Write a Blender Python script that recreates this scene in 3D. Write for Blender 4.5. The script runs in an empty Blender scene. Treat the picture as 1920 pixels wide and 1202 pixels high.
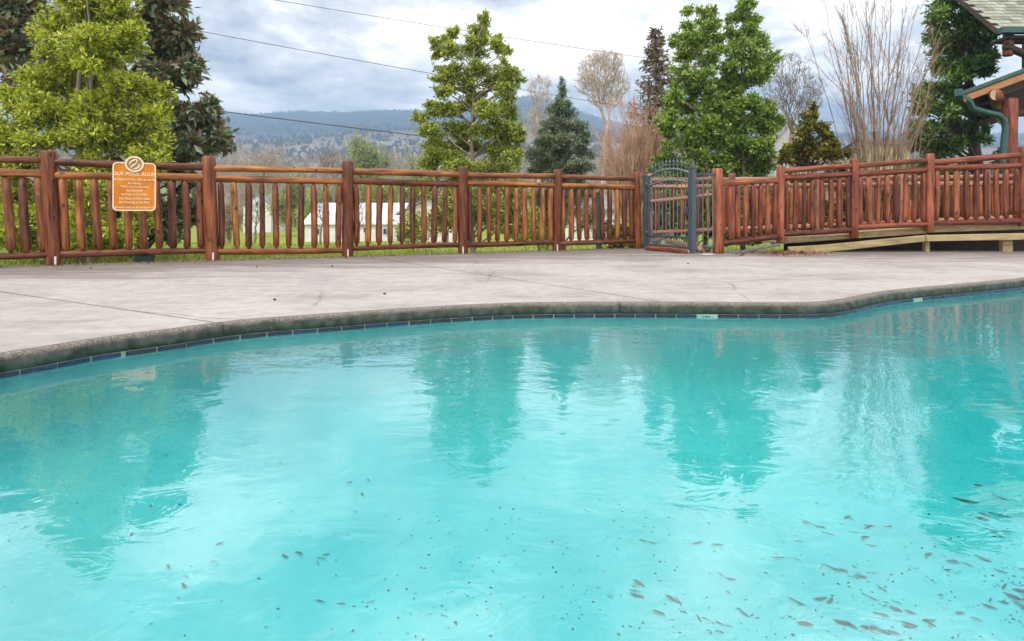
import bpy, bmesh, math, random
import numpy as np
from mathutils import Vector, Matrix, Quaternion
R = math.radians
C = bpy.context.scene.collection
SC = bpy.context.scene

# ------------------------------------------------------------------ camera, world, sun, exposure
CH = 0.62                      # eye height over the deck (a crouching photographer)
FP, CX, CY = 1100.0, 960.0, 405.0   # focal length, principal point of the 1920 x 1202 photograph
cam = bpy.data.cameras.new('camera'); co = bpy.data.objects.new('camera', cam); C.objects.link(co)
cam.sensor_width = 36.0; cam.lens = 36.0 * FP / 1920.0
cam.shift_y = -(601.0 - CY) / 1920.0
co.location = (0, 0, CH); co.rotation_euler = (R(90), 0, 0)
cam.clip_start = 0.05; cam.clip_end = 9000
SC.camera = co
SUN_EL, SUN_AZ = R(50), R(205)     # azimuth clockwise from +Y: behind the camera, to the left

w = bpy.data.worlds.new('World'); SC.world = w; w.use_nodes = True
nt = w.node_tree; nt.nodes.clear()
def N(nt, t, **kw):
    n = nt.nodes.new(t)
    for k, v in kw.items():
        if k.startswith('i_'):
            n.inputs[k[2:].replace('_', ' ')].default_value = v
        else:
            setattr(n, k, v)
    return n
L = lambda nt, a, b: nt.links.new(a, b)
def ramp(nt, stops, interp='LINEAR'):
    n = nt.nodes.new('ShaderNodeValToRGB'); cr = n.color_ramp; cr.interpolation = interp
    while len(cr.elements) < len(stops): cr.elements.new(0.5)
    for e, (p, c) in zip(cr.elements, stops):
        e.position = p; e.color = (c, c, c, 1) if isinstance(c, (int, float)) else (*c, 1)
    return n
def vmath(nt, op, a=None, b=None):
    n = nt.nodes.new('ShaderNodeVectorMath'); n.operation = op
    for i, x in enumerate((a, b)):
        if x is None: continue
        if hasattr(x, 'links'): L(nt, x, n.inputs[i])
        else: n.inputs[i].default_value = x
    return n
def fmath(nt, op, a=None, b=None, clamp=False):
    n = nt.nodes.new('ShaderNodeMath'); n.operation = op; n.use_clamp = clamp
    for i, x in enumerate((a, b)):
        if x is None: continue
        if hasattr(x, 'links'): L(nt, x, n.inputs[i])
        else: n.inputs[i].default_value = x
    return n.outputs[0]
def mix(nt, fac, a, b, mode='MIX'):
    n = nt.nodes.new('ShaderNodeMix'); n.data_type = 'RGBA'; n.blend_type = mode
    for i, x in ((0, fac), (6, a), (7, b)):
        if hasattr(x, 'links'): L(nt, x, n.inputs[i])
        elif isinstance(x, (int, float)): n.inputs[i].default_value = x
        else: n.inputs[i].default_value = (*x, 1)
    return n.outputs[2]
sky = N(nt, 'ShaderNodeTexSky'); sky.sky_type = 'NISHITA'; sky.sun_disc = False
sky.sun_elevation = SUN_EL; sky.sun_rotation = SUN_AZ
bg1 = N(nt, 'ShaderNodeBackground'); bg1.inputs[1].default_value = 0.12; L(nt, sky.outputs[0], bg1.inputs[0])
tc = N(nt, 'ShaderNodeTexCoord')
sep = N(nt, 'ShaderNodeSeparateXYZ'); L(nt, tc.outputs['Generated'], sep.inputs[0])
zz = fmath(nt, 'ADD', fmath(nt, 'ABSOLUTE', sep.outputs[2]), 0.20)
uv = N(nt, 'ShaderNodeCombineXYZ')
L(nt, fmath(nt, 'DIVIDE', sep.outputs[0], zz), uv.inputs[0]); L(nt, fmath(nt, 'DIVIDE', sep.outputs[1], zz), uv.inputs[1])
uvo = vmath(nt, 'ADD', uv.outputs[0], (3.1, 7.4, 0.0)).outputs[0]
n1 = N(nt, 'ShaderNodeTexNoise', i_Scale=1.15, i_Detail=11.0, i_Roughness=0.6, i_Distortion=0.3); L(nt, uvo, n1.inputs['Vector'])
n2 = N(nt, 'ShaderNodeTexNoise', i_Scale=3.6, i_Detail=9.0, i_Roughness=0.64, i_Distortion=0.2); L(nt, uvo, n2.inputs['Vector'])
cl = fmath(nt, 'ADD', fmath(nt, 'MULTIPLY', n1.outputs[0], 0.68), fmath(nt, 'MULTIPLY', n2.outputs[0], 0.32))
cr = ramp(nt, [(0.405, (0.41, 0.395, 0.40)), (0.455, (0.71, 0.68, 0.66)), (0.50, (1.05, 0.99, 0.93)), (0.56, (1.75, 1.6, 1.47))])
L(nt, cl, cr.inputs[0])
# the clouds pale towards the horizon, as in the photograph
hz = fmath(nt, 'POWER', fmath(nt, 'SUBTRACT', 1.0, fmath(nt, 'ABSOLUTE', sep.outputs[2]), True), 9.0)
ccol = mix(nt, fmath(nt, 'MULTIPLY', hz, 0.45), cr.outputs[0], (2.0, 1.8, 1.68))
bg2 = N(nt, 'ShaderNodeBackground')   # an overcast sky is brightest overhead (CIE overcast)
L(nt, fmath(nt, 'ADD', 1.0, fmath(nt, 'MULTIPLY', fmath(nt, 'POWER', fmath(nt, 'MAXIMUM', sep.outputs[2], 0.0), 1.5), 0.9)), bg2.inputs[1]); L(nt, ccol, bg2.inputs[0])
cov = ramp(nt, [(0.33, 0.55), (0.44, 1.0)]); L(nt, cl, cov.inputs[0])
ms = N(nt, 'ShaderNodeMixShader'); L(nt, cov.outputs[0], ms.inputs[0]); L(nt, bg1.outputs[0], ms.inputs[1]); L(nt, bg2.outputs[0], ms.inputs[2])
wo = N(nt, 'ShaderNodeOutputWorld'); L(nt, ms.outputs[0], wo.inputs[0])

sl = bpy.data.lights.new('sun', 'SUN'); so = bpy.data.objects.new('sun', sl); C.objects.link(so)
sl.energy = 1.5; sl.angle = R(12); sl.color = (1, 0.96, 0.9)
sd = Vector((math.sin(SUN_AZ) * math.cos(SUN_EL), math.cos(SUN_AZ) * math.cos(SUN_EL), math.sin(SUN_EL)))
so.rotation_euler = sd.to_track_quat('Z', 'Y').to_euler(); so.location = (-4, -8, 12)

SC.view_settings.view_transform = 'Standard'; SC.view_settings.look = 'None'
SC.view_settings.exposure = 0.45; SC.view_settings.gamma = 1.0; SC.view_settings.use_curve_mapping = False
SC.render.engine = 'CYCLES'
cy = SC.cycles
cy.use_denoising = True
cy.max_bounces = 8; cy.diffuse_bounces = 3; cy.glossy_bounces = 3; cy.transmission_bounces = 4; cy.transparent_max_bounces = 12
cy.volume_bounces = 0; cy.caustics_reflective = False; cy.caustics_refractive = False
cy.sample_clamp_indirect = 6.0

# ------------------------------------------------------------------ helpers
rng = np.random.default_rng(7)
random.seed(11)
def P(px, py, Y):                 # a point of the place at distance Y in front of the camera
    return Vector(((px - CX) / FP * Y, Y, CH - (py - CY) / FP * Y))
def G(px, py, z=0.0):             # where the line of sight meets the level z
    Y = (CH - z) * FP / (py - CY)
    return Vector(((px - CX) / FP * Y, Y, z))
def build(name, V, Fs, mat=None, parent=None, smooth=False, loc=None, rot=None, vn=None):
    """V (n,3); Fs a list of index arrays (m,k)."""
    me = bpy.data.meshes.new(name)
    V = np.asarray(V, dtype=np.float32)
    Fs = [np.asarray(f, dtype=np.int32) for f in Fs if len(f)]
    me.vertices.add(len(V)); me.vertices.foreach_set('co', V.ravel())
    li = np.concatenate([f.ravel() for f in Fs]); tot = np.concatenate([np.full(len(f), f.shape[1], np.int32) for f in Fs])
    st = np.concatenate([[0], np.cumsum(tot)[:-1]]).astype(np.int32)
    me.loops.add(len(li)); me.loops.foreach_set('vertex_index', li)
    me.polygons.add(len(tot)); me.polygons.foreach_set('loop_start', st); me.polygons.foreach_set('loop_total', tot)
    me.polygons.foreach_set('use_smooth', np.full(len(tot), smooth, dtype=bool))
    me.update(calc_edges=True); me.validate()
    return link(name, me, mat, parent, loc, rot)
def link(name, me, mat=None, parent=None, loc=None, rot=None):
    o = bpy.data.objects.new(name, me); C.objects.link(o)
    if mat and not me.materials: me.materials.append(mat)
    if rot is not None:
        o.rotation_mode = 'QUATERNION'; o.rotation_quaternion = rot
    l = Vector(loc) if loc is not None else Vector((0, 0, 0))
    if parent is not None:
        o.parent = parent
        l = l - wloc(parent)
    o.location = l
    return o
def wloc(o):                     # parents here are only ever translated
    v = Vector(o.location)
    return v + (wloc(o.parent) if o.parent else Vector((0, 0, 0)))
def thing(name, label, cat, loc=(0, 0, 0), group=None):
    o = bpy.data.objects.new(name, None); C.objects.link(o); o.location = loc; o.empty_display_size = 0.1
    return tag(o, label, cat, group)
def tag(o, label, cat, group=None):
    o['label'] = label; o['category'] = cat
    if group: o['group'] = group
    return o
def struct(o): o['kind'] = 'structure'; return o
def stuff(o): o['kind'] = 'stuff'; return o

class MB:
    """collects pieces of one mesh"""
    def __init__(s): s.V = []; s.F = {}; s.n = 0
    def add(s, V, F):
        V = np.asarray(V, dtype=np.float64)
        for f in F:
            f = np.asarray(f, dtype=np.int64)
            if len(f): s.F.setdefault(f.shape[1], []).append(f + s.n)
        s.V.append(V); s.n += len(V)
    def tube(s, pts, rad, sides=6, cap=True):
        pts = np.asarray(pts, dtype=np.float64); n = len(pts); rad = np.broadcast_to(np.asarray(rad, dtype=np.float64), (n,))
        t = np.gradient(pts, axis=0); t /= np.linalg.norm(t, axis=1)[:, None] + 1e-12
        ref = np.array([0.31, 0.17, 0.93]) if abs(t[:, 2]).mean() < 0.8 else np.array([0.95, 0.2, 0.1])
        u = np.cross(t, ref); u /= np.linalg.norm(u, axis=1)[:, None] + 1e-12; v = np.cross(t, u)
        a = np.arange(sides) * 2 * math.pi / sides
        V = (pts[:, None] + rad[:, None, None] * (np.cos(a)[None, :, None] * u[:, None] + np.sin(a)[None, :, None] * v[:, None])).reshape(-1, 3)
        i = np.arange(n - 1)[:, None] * sides; j = np.arange(sides)[None]; k = (j + 1) % sides
        q = np.stack([i + j, i + k, i + sides + k, i + sides + j], -1).reshape(-1, 4)
        F = [q[:, ::-1]]
        if cap: F += [np.arange(sides)[None], (np.arange(sides) + (n - 1) * sides)[None, ::-1]]
        s.add(V, F)
    def twigs(s, p0, p1, r0, r1):           # many three-sided single segments at once
        p0 = np.asarray(p0, float); p1 = np.asarray(p1, float); m = len(p0)
        if not m: return
        t = p1 - p0; t /= np.linalg.norm(t, axis=1)[:, None] + 1e-9
        ref = np.where(np.abs(t[:, 2:3]) < 0.8, np.array([[0, 0, 1.0]]), np.array([[1.0, 0, 0]]))
        u = np.cross(t, ref); u /= np.linalg.norm(u, axis=1)[:, None] + 1e-9; v = np.cross(t, u)
        r0 = np.broadcast_to(np.asarray(r0, float), (m,)); r1 = np.broadcast_to(np.asarray(r1, float), (m,))
        a = np.arange(3) * 2 * math.pi / 3
        ring = np.cos(a)[None, :, None] * u[:, None] + np.sin(a)[None, :, None] * v[:, None]
        V = np.concatenate([p0[:, None] + ring * r0[:, None, None], p1[:, None] + ring * r1[:, None, None]], 1).reshape(-1, 3)
        b = np.arange(m)[:, None] * 6
        F = np.concatenate([np.stack([b[:, 0] + i, b[:, 0] + (i + 1) % 3, b[:, 0] + 3 + (i + 1) % 3, b[:, 0] + 3 + i], -1) for i in range(3)])
        s.add(V, [F[:, ::-1]])
    def box(s, c, size, rz=0.0, mat3=None):
        x, y, z = [q / 2 for q in size]
        V = np.array([(i, j, k) for i in (-x, x) for j in (-y, y) for k in (-z, z)])
        if mat3 is None:
            cs, sn = math.cos(rz), math.sin(rz); mat3 = np.array([[cs, -sn, 0], [sn, cs, 0], [0, 0, 1]])
        V = V @ np.asarray(mat3).T + np.array(c)
        s.add(V, [np.array([(0, 1, 3, 2), (4, 6, 7, 5), (0, 4, 5, 1), (2, 3, 7, 6), (0, 2, 6, 4), (1, 5, 7, 3)])])
    def prism(s, poly, d0, d1):             # poly: list of 3D points, extruded from offset d0 to d1
        n = len(poly); p = np.array([tuple(q) for q in poly]); d0 = np.array(d0); d1 = np.array(d1)
        V = np.concatenate([p + d0, p + d1])
        i = np.arange(n); k = (i + 1) % n
        s.add(V, [np.stack([i, k, k + n, i + n], -1), i[None, ::-1], (i + n)[None]])
    def build(s, name, mat=None, parent=None, smooth=False, loc=None, rot=None, local=True):
        V = np.concatenate(s.V)
        if loc is None and parent is not None and local: V = V - np.array(wloc(parent)); l = wloc(parent)
        else: l = loc
        return build(name, V, [np.concatenate(f) for f in s.F.values()], mat, parent, smooth, l, rot)
def recalc(o):
    bm = bmesh.new(); bm.from_mesh(o.data); bmesh.ops.recalc_face_normals(bm, faces=bm.faces); bm.to_mesh(o.data); bm.free(); return o
def soften(o, wdt=0.004, seg=1):
    m = o.modifiers.new('bevel', 'BEVEL'); m.width = wdt; m.segments = seg; m.limit_method = 'ANGLE'; return o

# ------------------------------------------------------------------ materials
def mat(name, rough=0.6, spec=0.4):
    m = bpy.data.materials.new(name); m.use_nodes = True
    nt = m.node_tree; b = nt.nodes['Principled BSDF']
    b.inputs['Roughness'].default_value = rough; b.inputs['Specular IOR Level'].default_value = spec
    return m, nt, b
def bump(nt, b, h, strength=0.3, dist=0.01):
    n = N(nt, 'ShaderNodeBump'); n.inputs['Strength'].default_value = strength; n.inputs['Distance'].default_value = dist
    L(nt, h, n.inputs['Height']); L(nt, n.outputs[0], b.inputs['Normal'])
def noise(nt, vec, scale, detail=5.0, rough=0.55, dist=0.0):
    n = N(nt, 'ShaderNodeTexNoise', i_Scale=scale, i_Detail=detail, i_Roughness=rough, i_Distortion=dist); L(nt, vec, n.inputs['Vector'])
    return n.outputs[0]
def objvec(nt, scale=(1, 1, 1), world=False):
    if world:
        s = N(nt, 'ShaderNodeNewGeometry').outputs['Position']
    else:
        s = N(nt, 'ShaderNodeTexCoord').outputs['Object']
    if scale == (1, 1, 1): return s
    return vmath(nt, 'MULTIPLY', s, scale).outputs[0]
def simple(name, c0, c1, scale=8.0, rough=0.6, bumps=0.2, stretch=(1, 1, 1), spec=0.35, world=False, metal=0.0, dist=0.008):
    m, nt, b = mat(name, rough, spec)
    v = objvec(nt, stretch, world)
    f = noise(nt, v, scale, 7.0, 0.62)
    r = ramp(nt, [(0.32, c0), (0.68, c1)]); L(nt, f, r.inputs[0]); L(nt, r.outputs[0], b.inputs['Base Color'])
    b.inputs['Metallic'].default_value = metal
    if bumps: bump(nt, b, noise(nt, v, scale * 4, 4.0), bumps, dist)
    return m
def log_wood(name, cols, rough=0.42):
    m, nt, b = mat(name, rough, 0.32)
    oi = N(nt, 'ShaderNodeObjectInfo')
    v = vmath(nt, 'ADD', objvec(nt, (26, 26, 2.2)), None)
    off = fmath(nt, 'MULTIPLY', oi.outputs['Random'], 37.0)
    cx = N(nt, 'ShaderNodeCombineXYZ'); L(nt, off, cx.inputs[0]); L(nt, off, cx.inputs[2]); L(nt, cx.outputs[0], v.inputs[1])
    st = noise(nt, v.outputs[0], 1.0, 6.0, 0.6, 0.3)
    v2 = vmath(nt, 'ADD', objvec(nt, (9, 9, 5)), None); L(nt, cx.outputs[0], v2.inputs[1])
    bl = noise(nt, v2.outputs[0], 1.0, 4.0, 0.6)
    r = ramp(nt, [(i / (len(cols) - 1), c) for i, c in enumerate(cols)]); 
    f = fmath(nt, 'ADD', fmath(nt, 'MULTIPLY', oi.outputs['Random'], 0.75), fmath(nt, 'SUBTRACT', fmath(nt, 'MULTIPLY', bl, 0.8), 0.28), True)
    L(nt, f, r.inputs[0])
    sr = ramp(nt, [(0.32, 0.25), (0.5, 0.95), (0.68, 1.6)]); L(nt, st, sr.inputs[0])
    col = mix(nt, 1.0, r.outputs[0], sr.outputs[0], 'MULTIPLY')
    # worn pale patches where the stain has flaked
    wr = ramp(nt, [(0.63, 0.0), (0.72, 0.55)]); L(nt, noise(nt, v2.outputs[0], 1.7, 6.0, 0.7), wr.inputs[0])
    col = mix(nt, wr.outputs[0], col, (0.42, 0.25, 0.17))
    # knots left where the side branches were trimmed
    vk = N(nt, 'ShaderNodeTexVoronoi', i_Scale=1.0); v3 = vmath(nt, 'ADD', objvec(nt, (8, 8, 4.2)), None); L(nt, cx.outputs[0], v3.inputs[1]); L(nt, v3.outputs[0], vk.inputs['Vector'])
    kr = ramp(nt, [(0.1, 0.22), (0.17, 1.0)]); L(nt, vk.outputs['Distance'], kr.inputs[0])
    col = mix(nt, 1.0, col, kr.outputs[0], 'MULTIPLY')
    L(nt, col, b.inputs['Base Color'])
    bump(nt, b, st, 0.7, 0.008)
    return m
M = {}
M['log'] = log_wood('stained_log', [(0.075, 0.023, 0.012), (0.14, 0.044, 0.018), (0.23, 0.078, 0.025), (0.38, 0.155, 0.036)])
M['log_post'] = log_wood('stained_log_post', [(0.11, 0.032, 0.012), (0.17, 0.05, 0.017), (0.23, 0.074, 0.024)])
M['log_red'] = log_wood('red_stained_log', [(0.075, 0.02, 0.012), (0.18, 0.045, 0.022), (0.32, 0.1, 0.045)])
M['log_old'] = log_wood('faded_log', [(0.2, 0.075, 0.05), (0.34, 0.17, 0.11), (0.42, 0.24, 0.17)])
M['plank'] = simple('weathered_plank', (0.26, 0.19, 0.09), (0.5, 0.4, 0.22), 3.0, 0.75, 0.4, (1.2, 8, 8))
M['board_mossy'] = simple('mossy_board', (0.2, 0.16, 0.07), (0.46, 0.36, 0.19), 2.4, 0.75, 0.4, (1.0, 8, 6))
M['end_grain'] = simple('cut_log_end', (0.32, 0.22, 0.14), (0.52, 0.4, 0.28), 22.0, 0.75, 0.2)
M['iron'] = simple('slate_painted_iron', (0.035, 0.05, 0.07), (0.07, 0.092, 0.12), 20.0, 0.42, 0.1, spec=0.5)
M['iron_light'] = simple('chalky_painted_iron', (0.075, 0.095, 0.11), (0.16, 0.19, 0.2), 20.0, 0.5, 0.1, spec=0.5)
M['bracket'] = simple('pale_bracket', (0.5, 0.46, 0.42), (0.7, 0.66, 0.6), 14.0, 0.6, 0.1)
M['stone'] = simple('pale_stone', (0.36, 0.34, 0.32), (0.6, 0.58, 0.55), 9.0, 0.8, 0.4)
M['dark_stone'] = simple('dark_pebble', (0.02, 0.018, 0.02), (0.06, 0.05, 0.05), 9.0, 0.7, 0.3)
M['green_metal'] = simple('green_metal', (0.012, 0.052, 0.044), (0.026, 0.095, 0.08), 6.0, 0.35, 0.05, spec=0.5)
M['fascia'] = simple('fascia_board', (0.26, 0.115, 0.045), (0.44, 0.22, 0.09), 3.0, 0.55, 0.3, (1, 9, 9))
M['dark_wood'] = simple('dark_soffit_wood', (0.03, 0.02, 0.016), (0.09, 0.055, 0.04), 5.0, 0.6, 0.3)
M['bark_pale'] = simple('pale_bark', (0.26, 0.2, 0.14), (0.5, 0.42, 0.32), 9.0, 0.85, 0.5, (1, 1, 0.35))
M['bark_mid'] = simple('grey_brown_bark', (0.12, 0.1, 0.07), (0.3, 0.25, 0.19), 9.0, 0.85, 0.5, (1, 1, 0.35))
M['bark_dark'] = simple('dark_bark', (0.05, 0.036, 0.028), (0.14, 0.1, 0.075), 9.0, 0.9, 0.6, (1, 1, 0.3))
M['twig_tan'] = simple('tan_twigs', (0.14, 0.1, 0.07), (0.4, 0.29, 0.19), 3.0, 0.8, 0.0, world=True)
M['twig_red'] = simple('reddish_twigs', (0.4, 0.23, 0.15), (0.72, 0.49, 0.36), 3.0, 0.8, 0.0, world=True)
M['twig_woods'] = simple('woods_twigs', (0.26, 0.2, 0.15), (0.5, 0.4, 0.31), 0.3, 0.85, 0.0, world=True)
M['twig_pale'] = simple('pale_twigs', (0.34, 0.26, 0.19), (0.56, 0.46, 0.36), 1.0, 0.85, 0.0, world=True)
M['twig_grey'] = simple('grey_twigs', (0.13, 0.1, 0.085), (0.27, 0.215, 0.18), 2.0, 0.85, 0.0, world=True)
M['wire'] = simple('dark_cable', (0.04, 0.042, 0.05), (0.06, 0.062, 0.07), 3.0, 0.6, 0.0)
M['cream'] = simple('cream_paint', (0.68, 0.56, 0.36), (0.8, 0.68, 0.46), 12.0, 0.55, 0.1)
M['sign_orange'] = simple('orange_sign_wood', (0.46, 0.135, 0.006), (0.66, 0.235, 0.009), 5.0, 0.5, 0.15, (1, 1, 3))
M['emblem_bg'] = simple('brown_emblem_ground', (0.26, 0.16, 0.07), (0.36, 0.23, 0.1), 12.0, 0.6, 0.1)
M['white_wall'] = simple('white_siding', (0.6, 0.6, 0.6), (0.78, 0.78, 0.77), 2.0, 0.7, 0.1)
M['grey_wall'] = simple('grey_siding', (0.3, 0.3, 0.31), (0.42, 0.42, 0.43), 2.0, 0.7, 0.1)
M['metal_roof'] = simple('pale_metal_roof', (0.5, 0.52, 0.56), (0.72, 0.74, 0.78), 0.8, 0.45, 0.0, spec=0.4)
M['grey_roof'] = simple('grey_shingle_roof', (0.16, 0.16, 0.17), (0.28, 0.28, 0.3), 3.0, 0.8, 0.2)
M['brown_roof'] = simple('brown_shingle_roof', (0.09, 0.05, 0.04), (0.17, 0.1, 0.08), 3.0, 0.8, 0.2)
M['tan_wall'] = simple('tan_wall', (0.34, 0.28, 0.15), (0.44, 0.37, 0.21), 2.0, 0.8, 0.1)
M['window'] = simple('dark_window', (0.03, 0.035, 0.045), (0.07, 0.075, 0.09), 2.0, 0.15, 0.0, spec=0.6)
M['grout'] = simple('pale_grout', (0.2, 0.22, 0.17), (0.42, 0.43, 0.36), 20.0, 0.85, 0.1)
M['marker_tile'] = simple('pale_green_tile', (0.2, 0.38, 0.3), (0.34, 0.52, 0.43), 14.0, 0.3, 0.0)
M['base'] = simple('dark_joint_bed', (0.03, 0.028, 0.025), (0.06, 0.055, 0.05), 9.0, 0.95, 0.2)
M['dead_leaf'] = simple('dry_leaf', (0.1, 0.05, 0.03), (0.34, 0.16, 0.09), 6.0, 0.8, 0.0, world=True)
def tile_mat():
    m, nt, b = mat('blue_glazed_tile', 0.22, 0.6)
    oi = N(nt, 'ShaderNodeObjectInfo')
    r = ramp(nt, [(0, (0.004, 0.008, 0.016)), (0.5, (0.006, 0.014, 0.04)), (1, (0.008, 0.024, 0.085))]); L(nt, oi.outputs['Random'], r.inputs[0])
    f = ramp(nt, [(0.45, 0.5), (0.62, 2.0)]); L(nt, noise(nt, objvec(nt, (14, 14, 120)), 1.0, 4.0), f.inputs[0])
    L(nt, mix(nt, 1.0, r.outputs[0], f.outputs[0], 'MULTIPLY'), b.inputs['Base Color']); return m
M['tile'] = tile_mat()
FA, FB = Vector((-5.78, 7.41, 0)), Vector((2.46, 11.37, 0))       # the line of the long fence
def concrete():
    m, nt, b = mat('concrete', 0.85, 0.2)
    p = objvec(nt, world=True)
    d = (FB - FA).normalized(); nrm = Vector((d.y, -d.x, 0))
    d1 = vmath(nt, 'DOT_PRODUCT', vmath(nt, 'SUBTRACT', p, tuple(FA)).outputs[0], tuple(nrm)).outputs['Value']
    sp = N(nt, 'ShaderNodeSeparateXYZ'); L(nt, p, sp.inputs[0])
    dist = fmath(nt, 'MINIMUM', d1, fmath(nt, 'SUBTRACT', 10.5, sp.outputs[1]))
    fine = noise(nt, p, 9.0, 8.0, 0.65); big = noise(nt, p, 0.9, 6.0, 0.6, 0.4)
    strk = noise(nt, vmath(nt, 'MULTIPLY', p, (0.55, 2.6, 1)).outputs[0], 1.0, 7.0, 0.62, 0.5)
    base = ramp(nt, [(0.34, (0.26, 0.238, 0.222)), (0.5, (0.38, 0.352, 0.332)), (0.66, (0.445, 0.415, 0.395))])
    L(nt, fmath(nt, 'ADD', fmath(nt, 'MULTIPLY', big, 0.6), fmath(nt, 'MULTIPLY', strk, 0.4)), base.inputs[0])
    # mildew where leaves lie and water stands, near the fence
    edge = fmath(nt, 'SUBTRACT', 1.0, fmath(nt, 'DIVIDE', dist, 4.2), True)
    mm = ramp(nt, [(0.66, 0.0), (0.88, 0.85)]); 
    L(nt, fmath(nt, 'ADD', fmath(nt, 'MULTIPLY', edge, 0.5), fmath(nt, 'MULTIPLY', strk, 0.95)), mm.inputs[0])
    col = mix(nt, mm.outputs[0], base.outputs[0], (0.15, 0.125, 0.11))
    s2 = ramp(nt, [(0.57, 0.0), (0.68, 0.5)]); L(nt, strk, s2.inputs[0])
    col = mix(nt, s2.outputs[0], col, (0.3, 0.27, 0.25))
    fr = ramp(nt, [(0.3, 0.82), (0.7, 1.12)]); L(nt, fine, fr.inputs[0])
    col = mix(nt, 1.0, col, fr.outputs[0], 'MULTIPLY')
    sp2 = ramp(nt, [(0.70, 1.0), (0.76, 0.45)]); L(nt, noise(nt, p, 34.0, 3.0, 0.6), sp2.inputs[0])
    col = mix(nt, 0.7, col, sp2.outputs[0], 'MULTIPLY')
    # hairline cracks
    wv = vmath(nt, 'ADD', p, None); nz = N(nt, 'ShaderNodeTexNoise', i_Scale=2.2, i_Detail=5.0); L(nt, p, nz.inputs['Vector'])
    L(nt, vmath(nt, 'MULTIPLY', nz.outputs['Color'], (0.2, 0.2, 0.0)).outputs[0], wv.inputs[1])
    ck = N(nt, 'ShaderNodeTexVoronoi', i_Scale=0.42); ck.feature = 'DISTANCE_TO_EDGE'; L(nt, wv.outputs[0], ck.inputs['Vector'])
    cm = ramp(nt, [(0.0, 0.6), (0.006, 0.0)]); L(nt, ck.outputs['Distance'], cm.inputs[0])
    gate_ = ramp(nt, [(0.48, 0.0), (0.56, 1.0)]); L(nt, noise(nt, p, 0.6, 3.0), gate_.inputs[0])
    col = mix(nt, fmath(nt, 'MULTIPLY', cm.outputs[0], gate_.outputs[0]), col, (0.12, 0.1, 0.09))
    L(nt, col, b.inputs['Base Color']); bump(nt, b, noise(nt, p, 70.0, 4.0), 0.25, 0.004)
    return m
M['concrete'] = concrete()
def coping_mat():
    m, nt, b = mat('exposed_aggregate', 0.8, 0.25)
    p = objvec(nt, world=True)
    vo = N(nt, 'ShaderNodeTexVoronoi', i_Scale=190.0); L(nt, p, vo.inputs['Vector'])
    peb = ramp(nt, [(0.0, (0.06, 0.05, 0.042)), (0.4, (0.15, 0.135, 0.115)), (0.75, (0.22, 0.2, 0.172)), (1.0, (0.32, 0.29, 0.255))])
    L(nt, N(nt, 'ShaderNodeSeparateColor').outputs[0], peb.inputs[0])
    sc = peb.inputs[0].links[0].from_node; L(nt, vo.outputs['Color'], sc.inputs[0])
    # algae that has grown up from the waterline
    sp = N(nt, 'ShaderNodeSeparateXYZ'); L(nt, p, sp.inputs[0])
    h = fmath(nt, 'ADD', fmath(nt, 'MULTIPLY', sp.outputs[2], -14.0), fmath(nt, 'MULTIPLY', noise(nt, p, 6.0, 6.0, 0.65), 0.5))
    al = ramp(nt, [(0.28, 0.0), (0.62, 0.95)]); L(nt, h, al.inputs[0])
    alc = ramp(nt, [(0.33, (0.014, 0.024, 0.014)), (0.5, (0.04, 0.055, 0.042)), (0.68, (0.085, 0.095, 0.08))]); L(nt, noise(nt, p, 16.0, 5.0), alc.inputs[0])
    L(nt, mix(nt, al.outputs[0], peb.outputs[0], alc.outputs[0]), b.inputs['Base Color'])
    bump(nt, b, vo.outputs['Distance'], 0.4, 0.004); return m
M['coping'] = coping_mat()
def plaster():
    m, nt, b = mat('pool_plaster', 0.8, 0.2)
    p = objvec(nt, world=True)
    r = ramp(nt, [(0.3, (0.085, 0.42, 0.435)), (0.7, (0.15, 0.53, 0.545))]); L(nt, noise(nt, p, 1.6, 8.0, 0.7), r.inputs[0])
    # silt specks and darker drifts
    s = ramp(nt, [(0.63, 1.0), (0.76, 0.62)]); L(nt, noise(nt, p, 26.0, 5.0, 0.7), s.inputs[0])
    L(nt, mix(nt, 1.0, r.outputs[0], s.outputs[0], 'MULTIPLY'), b.inputs['Base Color']); return m
M['plaster'] = plaster()
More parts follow.
